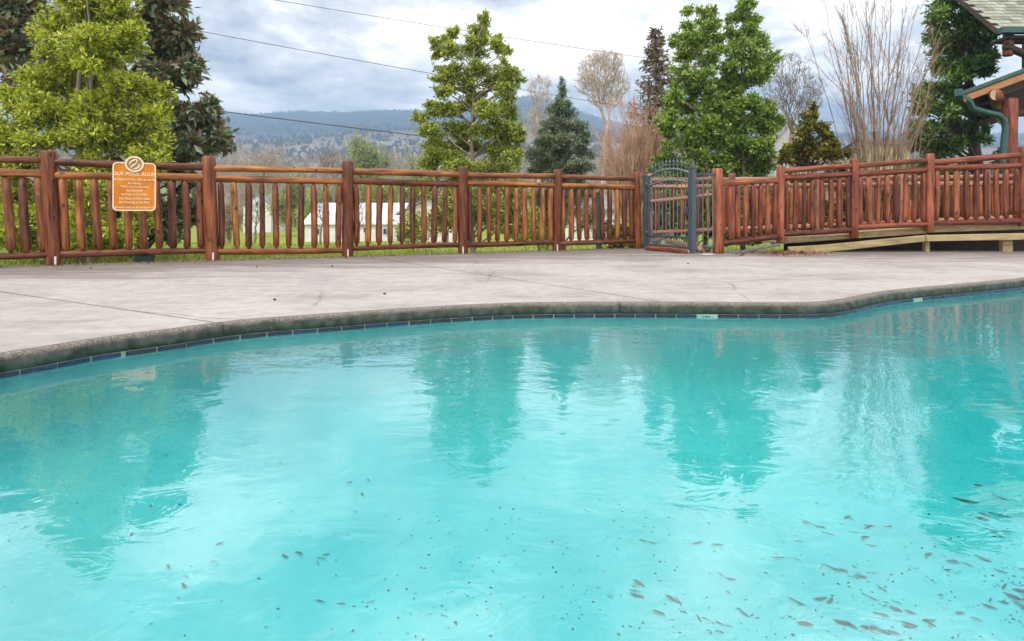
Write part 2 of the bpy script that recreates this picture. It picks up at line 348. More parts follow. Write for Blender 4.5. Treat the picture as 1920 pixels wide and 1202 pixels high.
def water_mat():
    m = bpy.data.materials.new('pool_water'); m.use_nodes = True; nt = m.node_tree; nt.nodes.clear()
    p = objvec(nt, world=True)
    a = noise(nt, vmath(nt, 'MULTIPLY', p, (1.0, 1.35, 1)).outputs[0], 1.5, 3.0, 0.5, 0.6)
    c = noise(nt, vmath(nt, 'MULTIPLY', p, (1.0, 1.6, 1)).outputs[0], 7.0, 3.0, 0.55, 0.8)
    # calmer and livelier areas of the surface
    q = ramp(nt, [(0.38, 0.25), (0.66, 1.0)]); L(nt, noise(nt, p, 0.7, 3.0), q.inputs[0])
    h = fmath(nt, 'ADD', fmath(nt, 'MULTIPLY', a, 1.0), fmath(nt, 'MULTIPLY', fmath(nt, 'MULTIPLY', c, q.outputs[0]), 0.42))
    bp = N(nt, 'ShaderNodeBump'); bp.inputs['Strength'].default_value = 1.0; bp.inputs['Distance'].default_value = WAVE; L(nt, h, bp.inputs['Height'])
    # Schlick's Fresnel, alike from above and below
    dt = vmath(nt, 'DOT_PRODUCT', bp.outputs[0], N(nt, 'ShaderNodeNewGeometry').outputs['Incoming']).outputs['Value']
    fr = fmath(nt, 'ADD', F0, fmath(nt, 'MULTIPLY', fmath(nt, 'POWER', fmath(nt, 'SUBTRACT', 1.0, fmath(nt, 'ABSOLUTE', dt), True), 5.0), 1.0 - F0))
    gl = N(nt, 'ShaderNodeBsdfGlossy', i_Roughness=0.0); gl.inputs['Color'].default_value = (1, 1, 1, 1); L(nt, bp.outputs[0], gl.inputs['Normal'])
    tr = N(nt, 'ShaderNodeBsdfTransparent')
    mx = N(nt, 'ShaderNodeMixShader'); L(nt, fr, mx.inputs[0]); L(nt, tr.outputs[0], mx.inputs[1]); L(nt, gl.outputs[0], mx.inputs[2])
    o = N(nt, 'ShaderNodeOutputMaterial'); L(nt, mx.outputs[0], o.inputs['Surface'])
    va = N(nt, 'ShaderNodeVolumeAbsorption'); va.inputs['Color'].default_value = (0.0, 0.95, 0.955, 1); va.inputs['Density'].default_value = 0.30
    L(nt, va.outputs[0], o.inputs['Volume'])
    return m
WAVE = 0.006; F0 = 0.14
M['water'] = water_mat()
def leaf_mat(name, cols, back=None, gloss=0.35, trans=0.35):
    m, nt, b = mat(name, 0.45, gloss)
    g = N(nt, 'ShaderNodeNewGeometry')
    r = ramp(nt, [(i / max(1, len(cols) - 1), c) for i, c in enumerate(cols)]); L(nt, g.outputs['Random Per Island'], r.inputs[0])
    col = r.outputs[0]
    if back: col = mix(nt, g.outputs['Backfacing'], col, back)
    L(nt, col, b.inputs['Base Color'])
    t = N(nt, 'ShaderNodeBsdfTranslucent'); L(nt, col, t.inputs[0])
    mx = N(nt, 'ShaderNodeMixShader'); mx.inputs[0].default_value = trans
    L(nt, b.outputs[0], mx.inputs[1]); L(nt, t.outputs[0], mx.inputs[2])
    L(nt, mx.outputs[0], nt.nodes['Material Output'].inputs['Surface']); return m
M['leaf_lime'] = leaf_mat('lime_leaf', [(0.09, 0.13, 0.008), (0.34, 0.41, 0.016), (0.55, 0.6, 0.04), (0.75, 0.77, 0.2)])  # palest tone stands in for highlights on the leaves
M['leaf_lime_low'] = M['leaf_lime']
M['leaf_magnolia'] = leaf_mat('magnolia_leaf', [(0.05, 0.1, 0.035), (0.14, 0.22, 0.08), (0.26, 0.34, 0.17), (0.4, 0.45, 0.3)], back=(0.2, 0.145, 0.08), gloss=0.8, trans=0.12)
M['leaf_olive'] = leaf_mat('olive_leaf', [(0.07, 0.12, 0.012), (0.27, 0.35, 0.025), (0.45, 0.51, 0.06), (0.66, 0.68, 0.24)])  # last stop paints pale leaf highlights
M['leaf_green'] = leaf_mat('holly_leaf', [(0.04, 0.1, 0.012), (0.16, 0.29, 0.025), (0.32, 0.46, 0.06), (0.55, 0.66, 0.22)])  # light end of the ramp imitates pale highlights
M['leaf_dark'] = leaf_mat('dark_evergreen_leaf', [(0.035, 0.085, 0.018), (0.11, 0.22, 0.035), (0.22, 0.36, 0.07), (0.36, 0.48, 0.14)])
M['leaf_dusty'] = leaf_mat('dusty_needles', [(0.06, 0.1, 0.06), (0.16, 0.22, 0.13), (0.27, 0.34, 0.2), (0.4, 0.44, 0.28)], gloss=0.15, trans=0.2)
M['leaf_spruce'] = leaf_mat('brown_green_needles', [(0.1, 0.085, 0.045), (0.22, 0.18, 0.1), (0.34, 0.26, 0.15)], gloss=0.15, trans=0.2)
M['leaf_gold'] = leaf_mat('golden_leaf', [(0.03, 0.07, 0.015), (0.08, 0.11, 0.015), (0.3, 0.25, 0.015), (0.5, 0.38, 0.03)])
M['leaf_bud'] = leaf_mat('budding_leaf', [(0.2, 0.26, 0.03), (0.32, 0.38, 0.06), (0.42, 0.44, 0.12)])
M['leaf_tanbud'] = leaf_mat('tan_bud', [(0.28, 0.17, 0.09), (0.36, 0.25, 0.14), (0.38, 0.32, 0.12)], trans=0.2)
M['grass_blade'] = leaf_mat('grass_blade', [(0.13, 0.19, 0.02), (0.24, 0.31, 0.03), (0.36, 0.4, 0.07)])
M['far_leaf'] = leaf_mat('far_woods', [(0.05, 0.055, 0.03), (0.13, 0.1, 0.07), (0.2, 0.16, 0.1), (0.08, 0.1, 0.05)], gloss=0.1, trans=0.2)
def ground_mat():
    m, nt, b = mat('grass_ground', 0.95, 0.1)
    p = objvec(nt, world=True)
    r = ramp(nt, [(0.3, (0.14, 0.19, 0.025)), (0.5, (0.24, 0.29, 0.035)), (0.7, (0.32, 0.29, 0.1))])
    L(nt, fmath(nt, 'ADD', fmath(nt, 'MULTIPLY', noise(nt, p, 0.25, 6.0), 0.5), fmath(nt, 'MULTIPLY', noise(nt, p, 5.0, 6.0, 0.7), 0.5)), r.inputs[0])
    L(nt, r.outputs[0], b.inputs['Base Color']); bump(nt, b, noise(nt, p, 20.0, 4.0), 0.6, 0.05); return m
M['ground'] = ground_mat()
def hill_mat():
    m, nt, b = mat('forested_slope', 0.95, 0.05)
    p = objvec(nt, world=True)
    n_ = fmath(nt, 'ADD', fmath(nt, 'MULTIPLY', noise(nt, p, 0.012, 6.0, 0.6), 0.6), fmath(nt, 'MULTIPLY', noise(nt, p, 0.13, 5.0, 0.7), 0.4))
    r = ramp(nt, [(0.34, (0.03, 0.045, 0.045)), (0.5, (0.06, 0.07, 0.065)), (0.66, (0.11, 0.105, 0.09))]); L(nt, n_, r.inputs[0])
    sz = N(nt, 'ShaderNodeSeparateXYZ'); L(nt, p, sz.inputs[0])      # leafless tan woods and fields on the valley floor, pale haze painted in
    low = ramp(nt, [(0.38, 1.0), (0.62, 0.0)]); L(nt, fmath(nt, 'ADD', fmath(nt, 'DIVIDE', sz.outputs[2], 240.0), fmath(nt, 'MULTIPLY', fmath(nt, 'SUBTRACT', n_, 0.5), 0.8)), low.inputs[0])
    tan = ramp(nt, [(0.36, (0.16, 0.14, 0.1)), (0.55, (0.36, 0.3, 0.22)), (0.68, (0.4, 0.4, 0.24))]); L(nt, n_, tan.inputs[0])
    L(nt, mix(nt, low.outputs[0], r.outputs[0], tan.outputs[0]), b.inputs['Base Color']); bump(nt, b, noise(nt, p, 0.12, 5.0, 0.7), 1.0, 6.0); return m
M['hill'] = hill_mat()

# ------------------------------------------------------------------ the pool outline
ctrl = [G(x, y, -0.097) for x, y in [(0, 708), (87, 693), (185, 673), (327, 653), (457, 633), (640, 618), (773, 607), (960, 596), (1120, 594),
        (1273, 594), (1447, 595), (1545, 594), (1600, 586), (1650, 574), (1713, 564), (1800, 555), (1920, 542)]]
ctrl = [Vector((v.x, v.y)) for v in ctrl]
ctrl += [Vector(p) for p in [(6.4, 6.5), (8.2, 6.9), (9.8, 6.2), (10.4, 4.4), (9.8, 2.2), (7.6, 0.9), (4.6, 0.55), (2.0, 0.42), (0, 0.4), (-1.4, 0.55), (-2.35, 1.0), (-2.62, 1.7), (-2.5, 2.2)]]
def catmull(pts, n=8):
    out = []; m = len(pts)
    for i in range(m):
        p0, p1, p2, p3 = pts[i - 1], pts[i], pts[(i + 1) % m], pts[(i + 2) % m]
        d = max(2, int((p2 - p1).length / 0.06))
        for k in range(d):
            t = k / d
            out.append(0.5 * ((2 * p1) + (p2 - p0) * t + (2 * p0 - 5 * p1 + 4 * p2 - p3) * t * t + (3 * p1 - p0 - 3 * p2 + p3) * t ** 3))
    return out
def resample(pts, step):
    a = np.array([tuple(p) for p in pts]); a = np.vstack([a, a[:1]])
    s = np.concatenate([[0], np.cumsum(np.linalg.norm(np.diff(a, axis=0), axis=1))])
    n = int(s[-1] / step); t = np.linspace(0, s[-1], n, endpoint=False)
    return np.stack([np.interp(t, s, a[:, 0]), np.interp(t, s, a[:, 1])], 1), s[-1] / n
PC, _ = resample(catmull(ctrl), 0.05)
for _ in range(6): PC = 0.25 * np.roll(PC, 1, 0) + 0.5 * PC + 0.25 * np.roll(PC, -1, 0)
def normals(c):
    t = np.roll(c, -1, 0) - np.roll(c, 1, 0); t /= np.linalg.norm(t, axis=1)[:, None]
    n = np.stack([t[:, 1], -t[:, 0]], 1)
    area = 0.5 * np.sum(c[:, 0] * np.roll(c[:, 1], -1) - np.roll(c[:, 0], -1) * c[:, 1])
    return n if area > 0 else -n
PN = normals(PC)
def offs(d): return PC + PN * d
# ------------------------------------------------------------------ deck in slabs
dirF = (FB - FA).normalized(); nF = Vector((dirF.y, -dirF.x, 0))
e0 = FA - dirF * 9 - nF * 0.10; e1 = FB - nF * 0.10 + dirF * 0.05
OUT = [(-16, e0.y + (-16 - e0.x) * dirF.y / dirF.x), (e0.x, e0.y), (e1.x, e1.y), (3.15, 11.0), (3.6, 10.55), (22, 10.55), (22, -9), (-16, -9)]
OUT = [Vector(p) for p in OUT]
cen = np.array([2.6, 2.3])
def ray_out(ang):
    d = Vector((math.cos(ang), math.sin(ang))); o = Vector(cen); best = None
    for i in range(len(OUT)):
        a, b_ = OUT[i], OUT[(i + 1) % len(OUT)]; e = b_ - a; den = d.x * e.y - d.y * e.x
        if abs(den) < 1e-9: continue
        t = ((a.x - o.x) * e.y - (a.y - o.y) * e.x) / den; u = ((a.x - o.x) * d.y - (a.y - o.y) * d.x) / den
        if t > 0 and -1e-6 <= u <= 1 + 1e-6 and (best is None or t < best): best = t
    return o + d * best
hole = offs(0.078)
ha = np.unwrap(np.arctan2(hole[:, 1] - cen[1], hole[:, 0] - cen[0]))
sgn = 1 if ha[-1] > ha[0] else -1
oa = [math.atan2(p.y - cen[1], p.x - cen[0]) for p in OUT]
outer_pts = [ray_out(a) for a in ha]
for a, p in zip(oa, OUT):            # the nearest ray is moved onto each corner
    k = int(np.argmin(np.abs((ha - a + math.pi) % (2 * math.pi) - math.pi))); outer_pts[k] = p
def clip(poly, n, d):               # keep the side with n.p >= d
    out = []
    for i in range(len(poly)):
        a, b_ = poly[i], poly[(i + 1) % len(poly)]; da, db = n.dot(a) - d, n.dot(b_) - d
        if da >= 0: out.append(a)
        if (da >= 0) != (db >= 0): out.append(a + (b_ - a) * (da / (da - db)))
    return out
def line(p, q):
    p, q = Vector(p[:2]), Vector(q[:2]); t = (q - p).normalized(); n = Vector((-t.y, t.x)); return n, n.dot(p)
J = [line(G(0, 547), G(413, 606)), line(G(690, 482), G(1240, 566))]
zones = [[(J[0], -1)], [(J[0], 1), (J[1], -1)], [(J[1], 1)]]
deck = struct(bpy.data.objects.new('pool_deck', None)); C.objects.link(deck)
quads = []
for i in range(len(hole)):
    k = (i + 1) % len(hole)
    a, b_ = Vector(hole[i]), Vector(hole[k]); c, d = outer_pts[k], outer_pts[i]
    for t0, t1 in ((0, 0.04), (0.04, 0.25), (0.25, 0.6), (0.6, 1)):
        quads.append([a.lerp(d, t0), b_.lerp(c, t0), b_.lerp(c, t1), a.lerp(d, t1)])
# joint orientation: which side is which
def side(j, p): return j[0].dot(Vector(p)) - j[1]
GAP = 0.013
def sd(j, ref): return 1 if side(j, ref) > 0 else -1
refs = [G(40, 600), G(500, 540), G(1300, 540)]
for zi, ref in enumerate(refs):
    mb = MB(); ref = Vector(ref[:2])
    for q in quads:
        poly = q
        cond = [J[0]] if zi == 0 else [J[0], J[1]] if zi == 1 else [J[1]]
        for j in cond:
            s_ = sd(j, ref); poly = clip(poly, j[0] * s_, j[1] * s_ + GAP) if poly else poly
        if zi == 0:
            pass
        if len(poly) >= 3:
            # zones must not overlap on the far sides of the pool: the outer zones keep to their own half
            mb.add(np.array([(p.x, p.y, 0.0) for p in poly]), [np.arange(len(poly))[None]])
    o = mb.build('slab', M['concrete'], deck)
    bm = bmesh.new(); bm.from_mesh(o.data); bmesh.ops.remove_doubles(bm, verts=bm.verts, dist=0.0008)
    bmesh.ops.recalc_face_normals(bm, faces=bm.faces)
    if sum(f.normal.z for f in bm.faces) < 0: bmesh.ops.reverse_faces(bm, faces=bm.faces)
    r = bmesh.ops.extrude_face_region(bm, geom=bm.faces[:])
    top = [v for v in r['geom'] if isinstance(v, bmesh.types.BMVert)]
    low = [v for v in bm.verts if v not in set(top)]
    for v in low: v.co.z = -0.10
    bm.normal_update(); bm.to_mesh(o.data); bm.free()
bed = MB()
for q in quads: bed.add(np.array([(p.x, p.y, -0.02) for p in q]), [np.arange(4)[None]])
bedo = struct(bed.build('joint_bed', M['base'], deck))
# ------------------------------------------------------------------ coping, tiles, shell, water
pool = struct(bpy.data.objects.new('swimming_pool', None)); C.objects.link(pool)
prof = [(0.074, -0.09), (0.074, -0.001), (0.07, 0.0), (0.058, 0.0)] + [(0.05 - 0.05 * math.sin(t) , -0.05 + 0.05 * math.cos(t)) for t in np.linspace(0.1, math.pi / 2, 8)] + [(0.0, -0.06), (0.003, -0.07), (0.008, -0.077), (0.05, -0.078), (0.05, -0.09)]
nP = len(PC); per = np.linalg.norm(np.roll(PC, -1, 0) - PC, axis=1).sum(); stp = per / nP
secn = int(round(2.6 / stp)); starts = list(range(0, nP - secn // 2, secn))
# one visible joint of the coping where the deck joint meets it
jx = G(413, 606); k0 = int(np.argmin(np.linalg.norm(PC - np.array([jx.x, jx.y]), axis=1)))
cuts = sorted({(k0 + i * secn) % nP for i in range(int(nP / secn))})
for ci, a in enumerate(cuts):
    b_ = cuts[(ci + 1) % len(cuts)]
    ids = [(a + i) % nP for i in range(((b_ - a) % nP) + 1)]
    c = PC[ids]; n = PN[ids]; t = np.stack([-n[:, 1], n[:, 0]], 1)
    tt = c[1] - c[0]; c = c.copy(); g = 0.0025 * tt / np.linalg.norm(tt); c[0] += g
    tt = c[-1] - c[-2]; c[-1] -= 0.0025 * tt / np.linalg.norm(tt)
    V = np.array([[(c[i, 0] + n[i, 0] * d, c[i, 1] + n[i, 1] * d, z) for d, z in prof] for i in range(len(ids))]).reshape(-1, 3)
    m = len(prof); i = np.arange(len(ids) - 1)[:, None] * m; j = np.arange(m)[None]; k = (j + 1) % m
    F = np.stack([i + j, i + k, i + m + k, i + m + j], -1).reshape(-1, 4)
    recalc(build('coping_section', V, [F, np.arange(m)[None], (np.arange(m) + (len(ids) - 1) * m)[None]], M['coping'], pool, True))
def ring_strip(name, rings, m_, parent, smooth=True):
    V = np.concatenate(rings); n = len(rings[0]); F = []
    for r in range(len(rings) - 1):
        i = np.arange(n); k = (i + 1) % n; F.append(np.stack([i, k, k + n, i + n], -1) + r * n)
    return recalc(build(name, V, [np.concatenate(F)], m_, parent, smooth))
z3 = lambda c, z: np.column_stack([c, np.full(len(c), z)])
ring_strip('grout_band', [z3(offs(0.012), -0.07), z3(offs(0.012), -0.1015)], M['grout'], pool)
TL = 0.145; nt_ = int(per / TL); arc = np.arange(nt_) * (per / nt_)
idx = (arc / stp)
tv = MB(); tv.box((0, 0, 0), ((per / nt_) - 0.008, 0.008, 0.021)); tile_me = None
markers = [G(1311, 590, -0.08), G(1740, 560, -0.08)]
vis = []
for t in idx:
    i = int(t) % nP; f = t - int(t); p = PC[i] * (1 - f) + PC[(i + 1) % nP] * f; n = PN[i]; vis.append((p, n))
mk_i = [int(np.argmin([np.hypot(p[0] - m_.x, p[1] - m_.y) for p, n in vis])) for m_ in markers]
for q, (p, n) in enumerate(vis):
    px = CX + p[0] / max(p[1], 0.05) * FP
    if p[1] < 1.3: continue                       # only the side the camera faces carries loose tiles
    rz = math.atan2(n[1], n[0]) - math.pi / 2
    loc = (p[0] + n[0] * 0.0105, p[1] + n[1] * 0.0105, -0.0925)
    if tile_me is None:
        o = tv.build('tile', M['tile'], pool, loc=loc, rot=Quaternion((0, 0, 1), rz)); soften(o, 0.002); tile_me = o.data
        marker_me = tile_me.copy(); marker_me.materials.clear(); marker_me.materials.append(M['marker_tile'])
    else:
        o = link('tile', marker_me if q in mk_i else tile_me, None, pool, loc, Quaternion((0, 0, 1), rz + random.uniform(-0.01, 0.01)))
    if q in mk_i: o['label'] = 'pale green depth marker tile among the blue tiles'
for i_, m_ in enumerate(mk_i):                    # worn dark digit remnants on the first marker tile
    if i_ == 0:
        p, n = vis[m_]; t = np.array([-n[1], n[0]]); rz = math.atan2(n[1], n[0]) - math.pi / 2
        mb = MB()
        for s_, ww, hh, zc in ((0.012, 0.022, 0.005, -0.095), (-0.008, 0.02, 0.008, -0.0945), (-0.03, 0.012, 0.004, -0.092)):
            pp = p + n * 0.0063 - t * s_; mb.box((pp[0], pp[1], zc), (ww, 0.002, hh), rz)
        mb.build('worn_mark', M['iron'], pool)
def floor_z(x, y):      # the level bottom, before the walls curve up to meet it
    u = np.clip((y - 0.5) / 5.0, 0, 1); return -0.097 - (0.78 + 0.42 * u * u * (3 - 2 * u))
rings = [z3(offs(0.0125), -0.1012), z3(offs(0.018), -0.3)]
w0 = offs(0.02); fz = floor_z(w0[:, 0], w0[:, 1])
for s_, k in [(a, 0.36 + 0.64 * math.sin(min(1.0, (1 - a) / 0.5) * math.pi / 2) ** 0.8) for a in np.linspace(0.992, 0.5, 22)]:
    c = cen + (w0 - cen) * s_; rings.append(np.column_stack([c, -0.097 + (floor_z(c[:, 0], c[:, 1]) + 0.097) * k]))
for s_ in np.linspace(0.475, 0.001, 16):
    c = cen + (w0 - cen) * s_; rings.append(np.column_stack([c, floor_z(c[:, 0], c[:, 1])]))
shell = ring_strip('pool_shell', rings, M['plaster'], pool)
bm = bmesh.new(); bm.from_mesh(shell.data)        # faces look into the water
if sum(f.normal.z * f.calc_area() for f in bm.faces) < 0: bmesh.ops.reverse_faces(bm, faces=bm.faces)
bm.to_mesh(shell.data); bm.free()
wc = offs(0.018); wb = offs(0.023)
rings = [z3(cen + (wc - cen) * s_, -0.097) for s_ in (0.001, 0.5, 1.0)] + [z3(wb, -0.12), z3(wb, -1.9)] + [z3(cen + (wb - cen) * 0.001, -1.9)]
water = ring_strip('pool_water', rings, M['water'], None, False); struct(water)

# ------------------------------------------------------------------ ground and hills
def inside_deck(x, y, inset):
    ok = np.ones_like(x, bool)
    d = (x - FA.x) * nF.x + (y - FA.y) * nF.y
    ok &= d > inset - 0.1; ok &= (y < 10.55 - inset); ok &= (x > -16 + inset) & (x < 22 - inset) & (y > -9 + inset)
    return ok
def smooth_noise(x, y, f, seed):
    r = np.random.default_rng(seed); out = 0
    for k in range(5):
        a = r.uniform(0, 6.28); fx, fy = math.cos(a) * f, math.sin(a) * f
        out = out + np.sin(x * fx + y * fy + r.uniform(0, 6.28)) / (1 + 0.4 * k); f *= 1.55
    return out / 3
def ground_z(x, y):
    z = np.interp(y, [-40, 5, 9, 14, 20, 30, 50, 100, 200, 350, 420], [-0.2, -0.2, -0.24, -0.38, -0.7, -1.0, -1.62, -2.0, 0.0, 16, 22])
    return z + 0.05 * smooth_noise(x, y, 0.35, 3) * np.clip(y / 12, 0, 3)
yy = np.concatenate([np.arange(-60, -10, 5), np.arange(-10, 14, 0.4), np.arange(14, 40, 1.0), np.arange(40, 120, 4), np.arange(120, 431, 15)])
uu = np.linspace(-1, 1, 161)
YY, UU = np.meshgrid(yy, uu, indexing='ij')
XX = UU * (32 + np.clip(YY, 0, None) * 1.9)
ZZ = np.where(inside_deck(XX, YY, 0.45), -2.6, ground_z(XX, YY))
def grid_faces(n, m):
    i = np.arange(n - 1)[:, None] * m + np.arange(m - 1)[None]; i = i.ravel()
    return np.stack([i, i + m, i + m + 1, i + 1], -1)[:, ::-1]
struct(recalc(build('ground', np.stack([XX, YY, ZZ], -1).reshape(-1, 3), [grid_faces(*XX.shape)], M['ground'], None, True)))
rid = [(-1500, 226), (-400, 225), (200, 221), (410, 216), (480, 214), (530, 211), (560, 209), (640, 211), (700, 208), (750, 206), (800, 208), (900, 199), (985, 180), (1030, 186), (1080, 205), (1130, 224), (1200, 238), (1400, 248), (1920, 252), (3500, 250)]
cols = np.linspace(-1500, 3500, 620); ry = np.interp(cols, [a for a, b in rid], [b for a, b in rid])
rows = np.linspace(0, 1.25, 90)
YR = 1500.0
Yh = 400 + rows * (YR - 400)
zr = CH + (CY - ry) / FP * YR
PX, YH = np.meshgrid(cols, Yh, indexing='xy')
u = (YH - 400) / (YR - 400)
XH = (PX - CX) / FP * YH
base = 18 + (zr[None] - 18) * np.where(u <= 1, np.clip(u, 0, 1) ** 1.02, np.clip(1 - (u - 1) * 2.2, 0, 1))
rel = smooth_noise(XH, YH, 0.006, 5) * 16 + smooth_noise(XH, YH, 0.017, 6) * 6
ZH = base + rel * np.sin(np.clip(u, 0, 1) * math.pi) + rng.normal(0, 1.1, XH.shape) * np.clip(u, 0, 1)
def hill_z(px, Y):
    i = np.clip((Y - 400) / (YR - 400) / 1.25 * 89, 0, 88.99).astype(int); j = np.clip((px + 1500) / 5000 * 619, 0, 618.99).astype(int)
    return ZH[i, j]
struct(recalc(build('hills', np.stack([XH, YH, ZH], -1).reshape(-1, 3), [grid_faces(*XH.shape)], M['hill'], None, True)))

V = np.array([(2.7, 11.1, -0.13), (3.7, 10.58, -0.13), (22, 10.58, -0.13), (22, 13.2, -0.2), (2.7, 13.2, -0.2)])  # dark soil sheet added to stand in for shade under the ramp
M['shade_soil'] = simple('shade_dark_soil', (0.03, 0.022, 0.016), (0.09, 0.065, 0.045), 6.0, 0.95, 0.5, world=True)
struct(build('shade_dark_soil', V, [np.arange(5)[None]], M['shade_soil']))
# ------------------------------------------------------------------ logs and fences
def log_obj(name, p0, p1, r0, r1, m_, parent, seed, sides=9, segs=7, taper0=0.0, taper1=0.0, dome=0.25, wob=0.05, bend=0.006):
    """a peeled log from p0 to p1; taper gives a turned-down tenon end; local z runs along the log"""
    p0, p1 = Vector(p0), Vector(p1); d = p1 - p0; ln = d.length
    r = random.Random(seed)
    zs = [0.0]; rs = [r0 * 0.5 if taper0 else r0 * 0.86]
    if taper0: zs += [taper0 * 0.35, taper0]; rs += [r0 * 0.5, r0 * 0.96]
    else: zs += [r0 * dome]; rs += [r0]
    end = ln - (taper1 if taper1 else r1 * dome)
    for i in range(1, segs):
        z = zs[2 if taper0 else 1] + (end - zs[2 if taper0 else 1]) * i / segs
        zs.append(z); rs.append((r0 + (r1 - r0) * z / ln) * (1 + r.uniform(-wob, wob)))
    if taper1: zs += [end, ln - taper1 * 0.35, ln]; rs += [r1 * 0.96, r1 * 0.5, r1 * 0.5]
    else: zs += [end, ln]; rs += [r1, r1 * 0.86]
    a = np.arange(sides) * 2 * math.pi / sides
    ph = [r.uniform(0, 6.28) for _ in range(4)]
    V = []
    for z, q in zip(zs, rs):
        t = z / ln; cx = bend * math.sin(t * 3.1 + ph[0]) ; cyy = bend * math.sin(t * 4.3 + ph[1])
        rr = q * (1 + 0.04 * np.sin(2 * a + ph[2] + t * 3) + 0.03 * np.sin(3 * a + ph[3] - t * 5))
        V.append(np.stack([cx + rr * np.cos(a), cyy + rr * np.sin(a), np.full(sides, z)], -1))
    V = np.concatenate(V); n = len(zs)
    i = np.arange(n - 1)[:, None] * sides; j = np.arange(sides)[None]; k = (j + 1) % sides
    F = np.stack([i + j, i + k, i + sides + k, i + sides + j], -1).reshape(-1, 4)
    rot = Vector((0, 0, 1)).rotation_difference(d.normalized())
    o = build(name, V, [F, np.arange(sides)[None, ::-1], (np.arange(sides) + (n - 1) * sides)[None]], m_, parent, True, p0, rot)
    return o
_sd = [100]
def sd_(): _sd[0] += 1; return _sd[0]
def lerp(a, b, t): return a + (b - a) * t

# the long fence: (top x, top y, base x, base y) per post in photograph pixels
posts = [(-262, 268, -235, 512), (90, 283, 102, 497), (391, 293, 398, 488), (652, 302, 651, 481), (868, 313, 867, 475), (1045, 318, 1044, 470)]
gatepost = (1192, 323, 1196, 466)
allp = posts + [gatepost]
PY = [CH * FP / (b[3] - CY) for b in allp]
fence = thing('log_fence', 'long reddish brown log fence at the back of the pool deck, left of the gate', 'fence', tuple(G(allp[2][2], allp[2][3])))
prad = [0.09, 0.088, 0.088, 0.083, 0.085, 0.078, 0.072]
for i, (tx, ty, bx, by) in enumerate(allp):
    b_ = P(bx, by, PY[i]); t = P(tx, ty, PY[i]); b_.z = -0.16 if i < 6 else -0.02
    o = log_obj('post', b_, t, prad[i] * 1.02, prad[i], M['log_post'], fence, sd_(), sides=14, segs=8, wob=0.03, dome=0.22)
    if i < 6:
        mb = MB(); q = P(bx, by, PY[i]); f = -nF if False else Vector((0, -1, 0))
        dirc = Vector((q.x, q.y, 0)).normalized() * -1
        c = q + dirc * (prad[i] + 0.006) + Vector((0.012, 0, 0.052)); mb.box(tuple(c), (0.022, 0.01, 0.125), 0.2)
        br = mb.build('bracket', M['bracket'], fence)
# rails: y at the left and right post for top, second, bottom
rails = [((291, 317, 485), (302, 326, 477)), ((304, 328, 476), (313, 334, 471)), ((315, 335, 471), (321, 340, 470)), ((323, 341, 465), (326, 344, 460)),
         ((327, 344, 459), (331, 347, 455)), ((332, 349, 456), (335, 351, 452))]
rr_ = (0.047, 0.05, 0.047)
panels = []
for i, (l, r_) in enumerate(rails):
    A, B = allp[i], allp[i + 1]
    def at(post, Y, py):
        t = (py - post[1]) / (post[3] - post[1]); return P(lerp(post[0], post[2], t), py, Y)
    ends = []
    for k in range(3):
        a = at(A, PY[i], l[k]); b_ = at(B, PY[i + 1], r_[k]); d = (b_ - a).normalized()
        log_obj('rail', a + d * 0.03, b_ - d * 0.03, rr_[k] * random.uniform(0.94, 1.06), rr_[k] * random.uniform(0.9, 1.05), M['log'], fence, sd_(), sides=10, segs=12, wob=0.07, bend=0.008)
        ends.append((a, b_))
    panels.append(ends)
    nb = 10
    for j in range(nb):
        t = (j + 0.75) / (nb + 0.5)
        tp = ends[1][0].lerp(ends[1][1], t); bt = ends[2][0].lerp(ends[2][1], t)
        d = (tp - bt).normalized(); rb = random.uniform(0.042, 0.053)
        tip = 0.05 if i in (2, 3) else 0.035
        log_obj('baluster', bt + d * 0.035, tp - d * 0.04, rb, rb * random.uniform(0.85, 1.0), M['log'], fence, sd_(), sides=8, segs=6, taper0=tip, taper1=tip, wob=0.06, bend=0.007)

# the ramp's near fence
rp = [(1345, 316, 1346, 475, 9.74), (1463, 311, 1464, 456, 10.0), (1601, 299, 1602, 447, 10.1), (1743, 288, 1743, 433, 10.1), (1918, 275, 1918, 424, 10.1), (2120, 262, 2120, 415, 10.1)]
rfence = thing('log_fence', 'red log railing climbing along the wooden ramp, right of the gate', 'fence', tuple(P(1601, 447, 10.1)))
for i, (tx, ty, bx, by, Y) in enumerate(rp):
    b_ = P(bx, by, Y); t = P(tx, ty, Y)
    log_obj('post', b_, t, 0.088 if i == 0 else 0.07, 0.084 if i == 0 else 0.068, M['log_red'], rfence, sd_(), sides=14, segs=8, wob=0.03)
rrails = [([344, 458], [337, 443]), ([321, 335, 439], [311, 326, 431]), ([311, 327, 427], [301, 317, 420]), ([305, 315, 419], [291, 310, 414]), ([290, 303, 413], [280, 295, 407])]
for i, (l, r_) in enumerate(rrails):
    A, B = rp[i], rp[i + 1]; ends = []
    for a, b_ in zip(l, r_):
        p, q = P(A[0], a, A[4]), P(B[0], b_, B[4]); d = (q - p).normalized()
        log_obj('rail', p + d * 0.05, q - d * 0.05, 0.05 * random.uniform(0.93, 1.05), 0.05 * random.uniform(0.93, 1.05), M['log_red'], rfence, sd_(), sides=10, segs=10, wob=0.06)
        ends.append((p, q))
    top, bot = ends[-2], ends[-1]
    nb = (8, 8, 8, 9, 9)[i]
    for j in range(nb):
        t = (j + 0.7) / (nb + 0.4)
        tp = top[0].lerp(top[1], t); bt = bot[0].lerp(bot[1], t); d = (tp - bt).normalized(); rb = random.uniform(0.041, 0.05)
        log_obj('baluster', bt + d * 0.04, tp - d * 0.045, rb, rb * 0.93, M['log_red'], rfence, sd_(), sides=8, segs=6, taper0=0.04, taper1=0.045, wob=0.05)

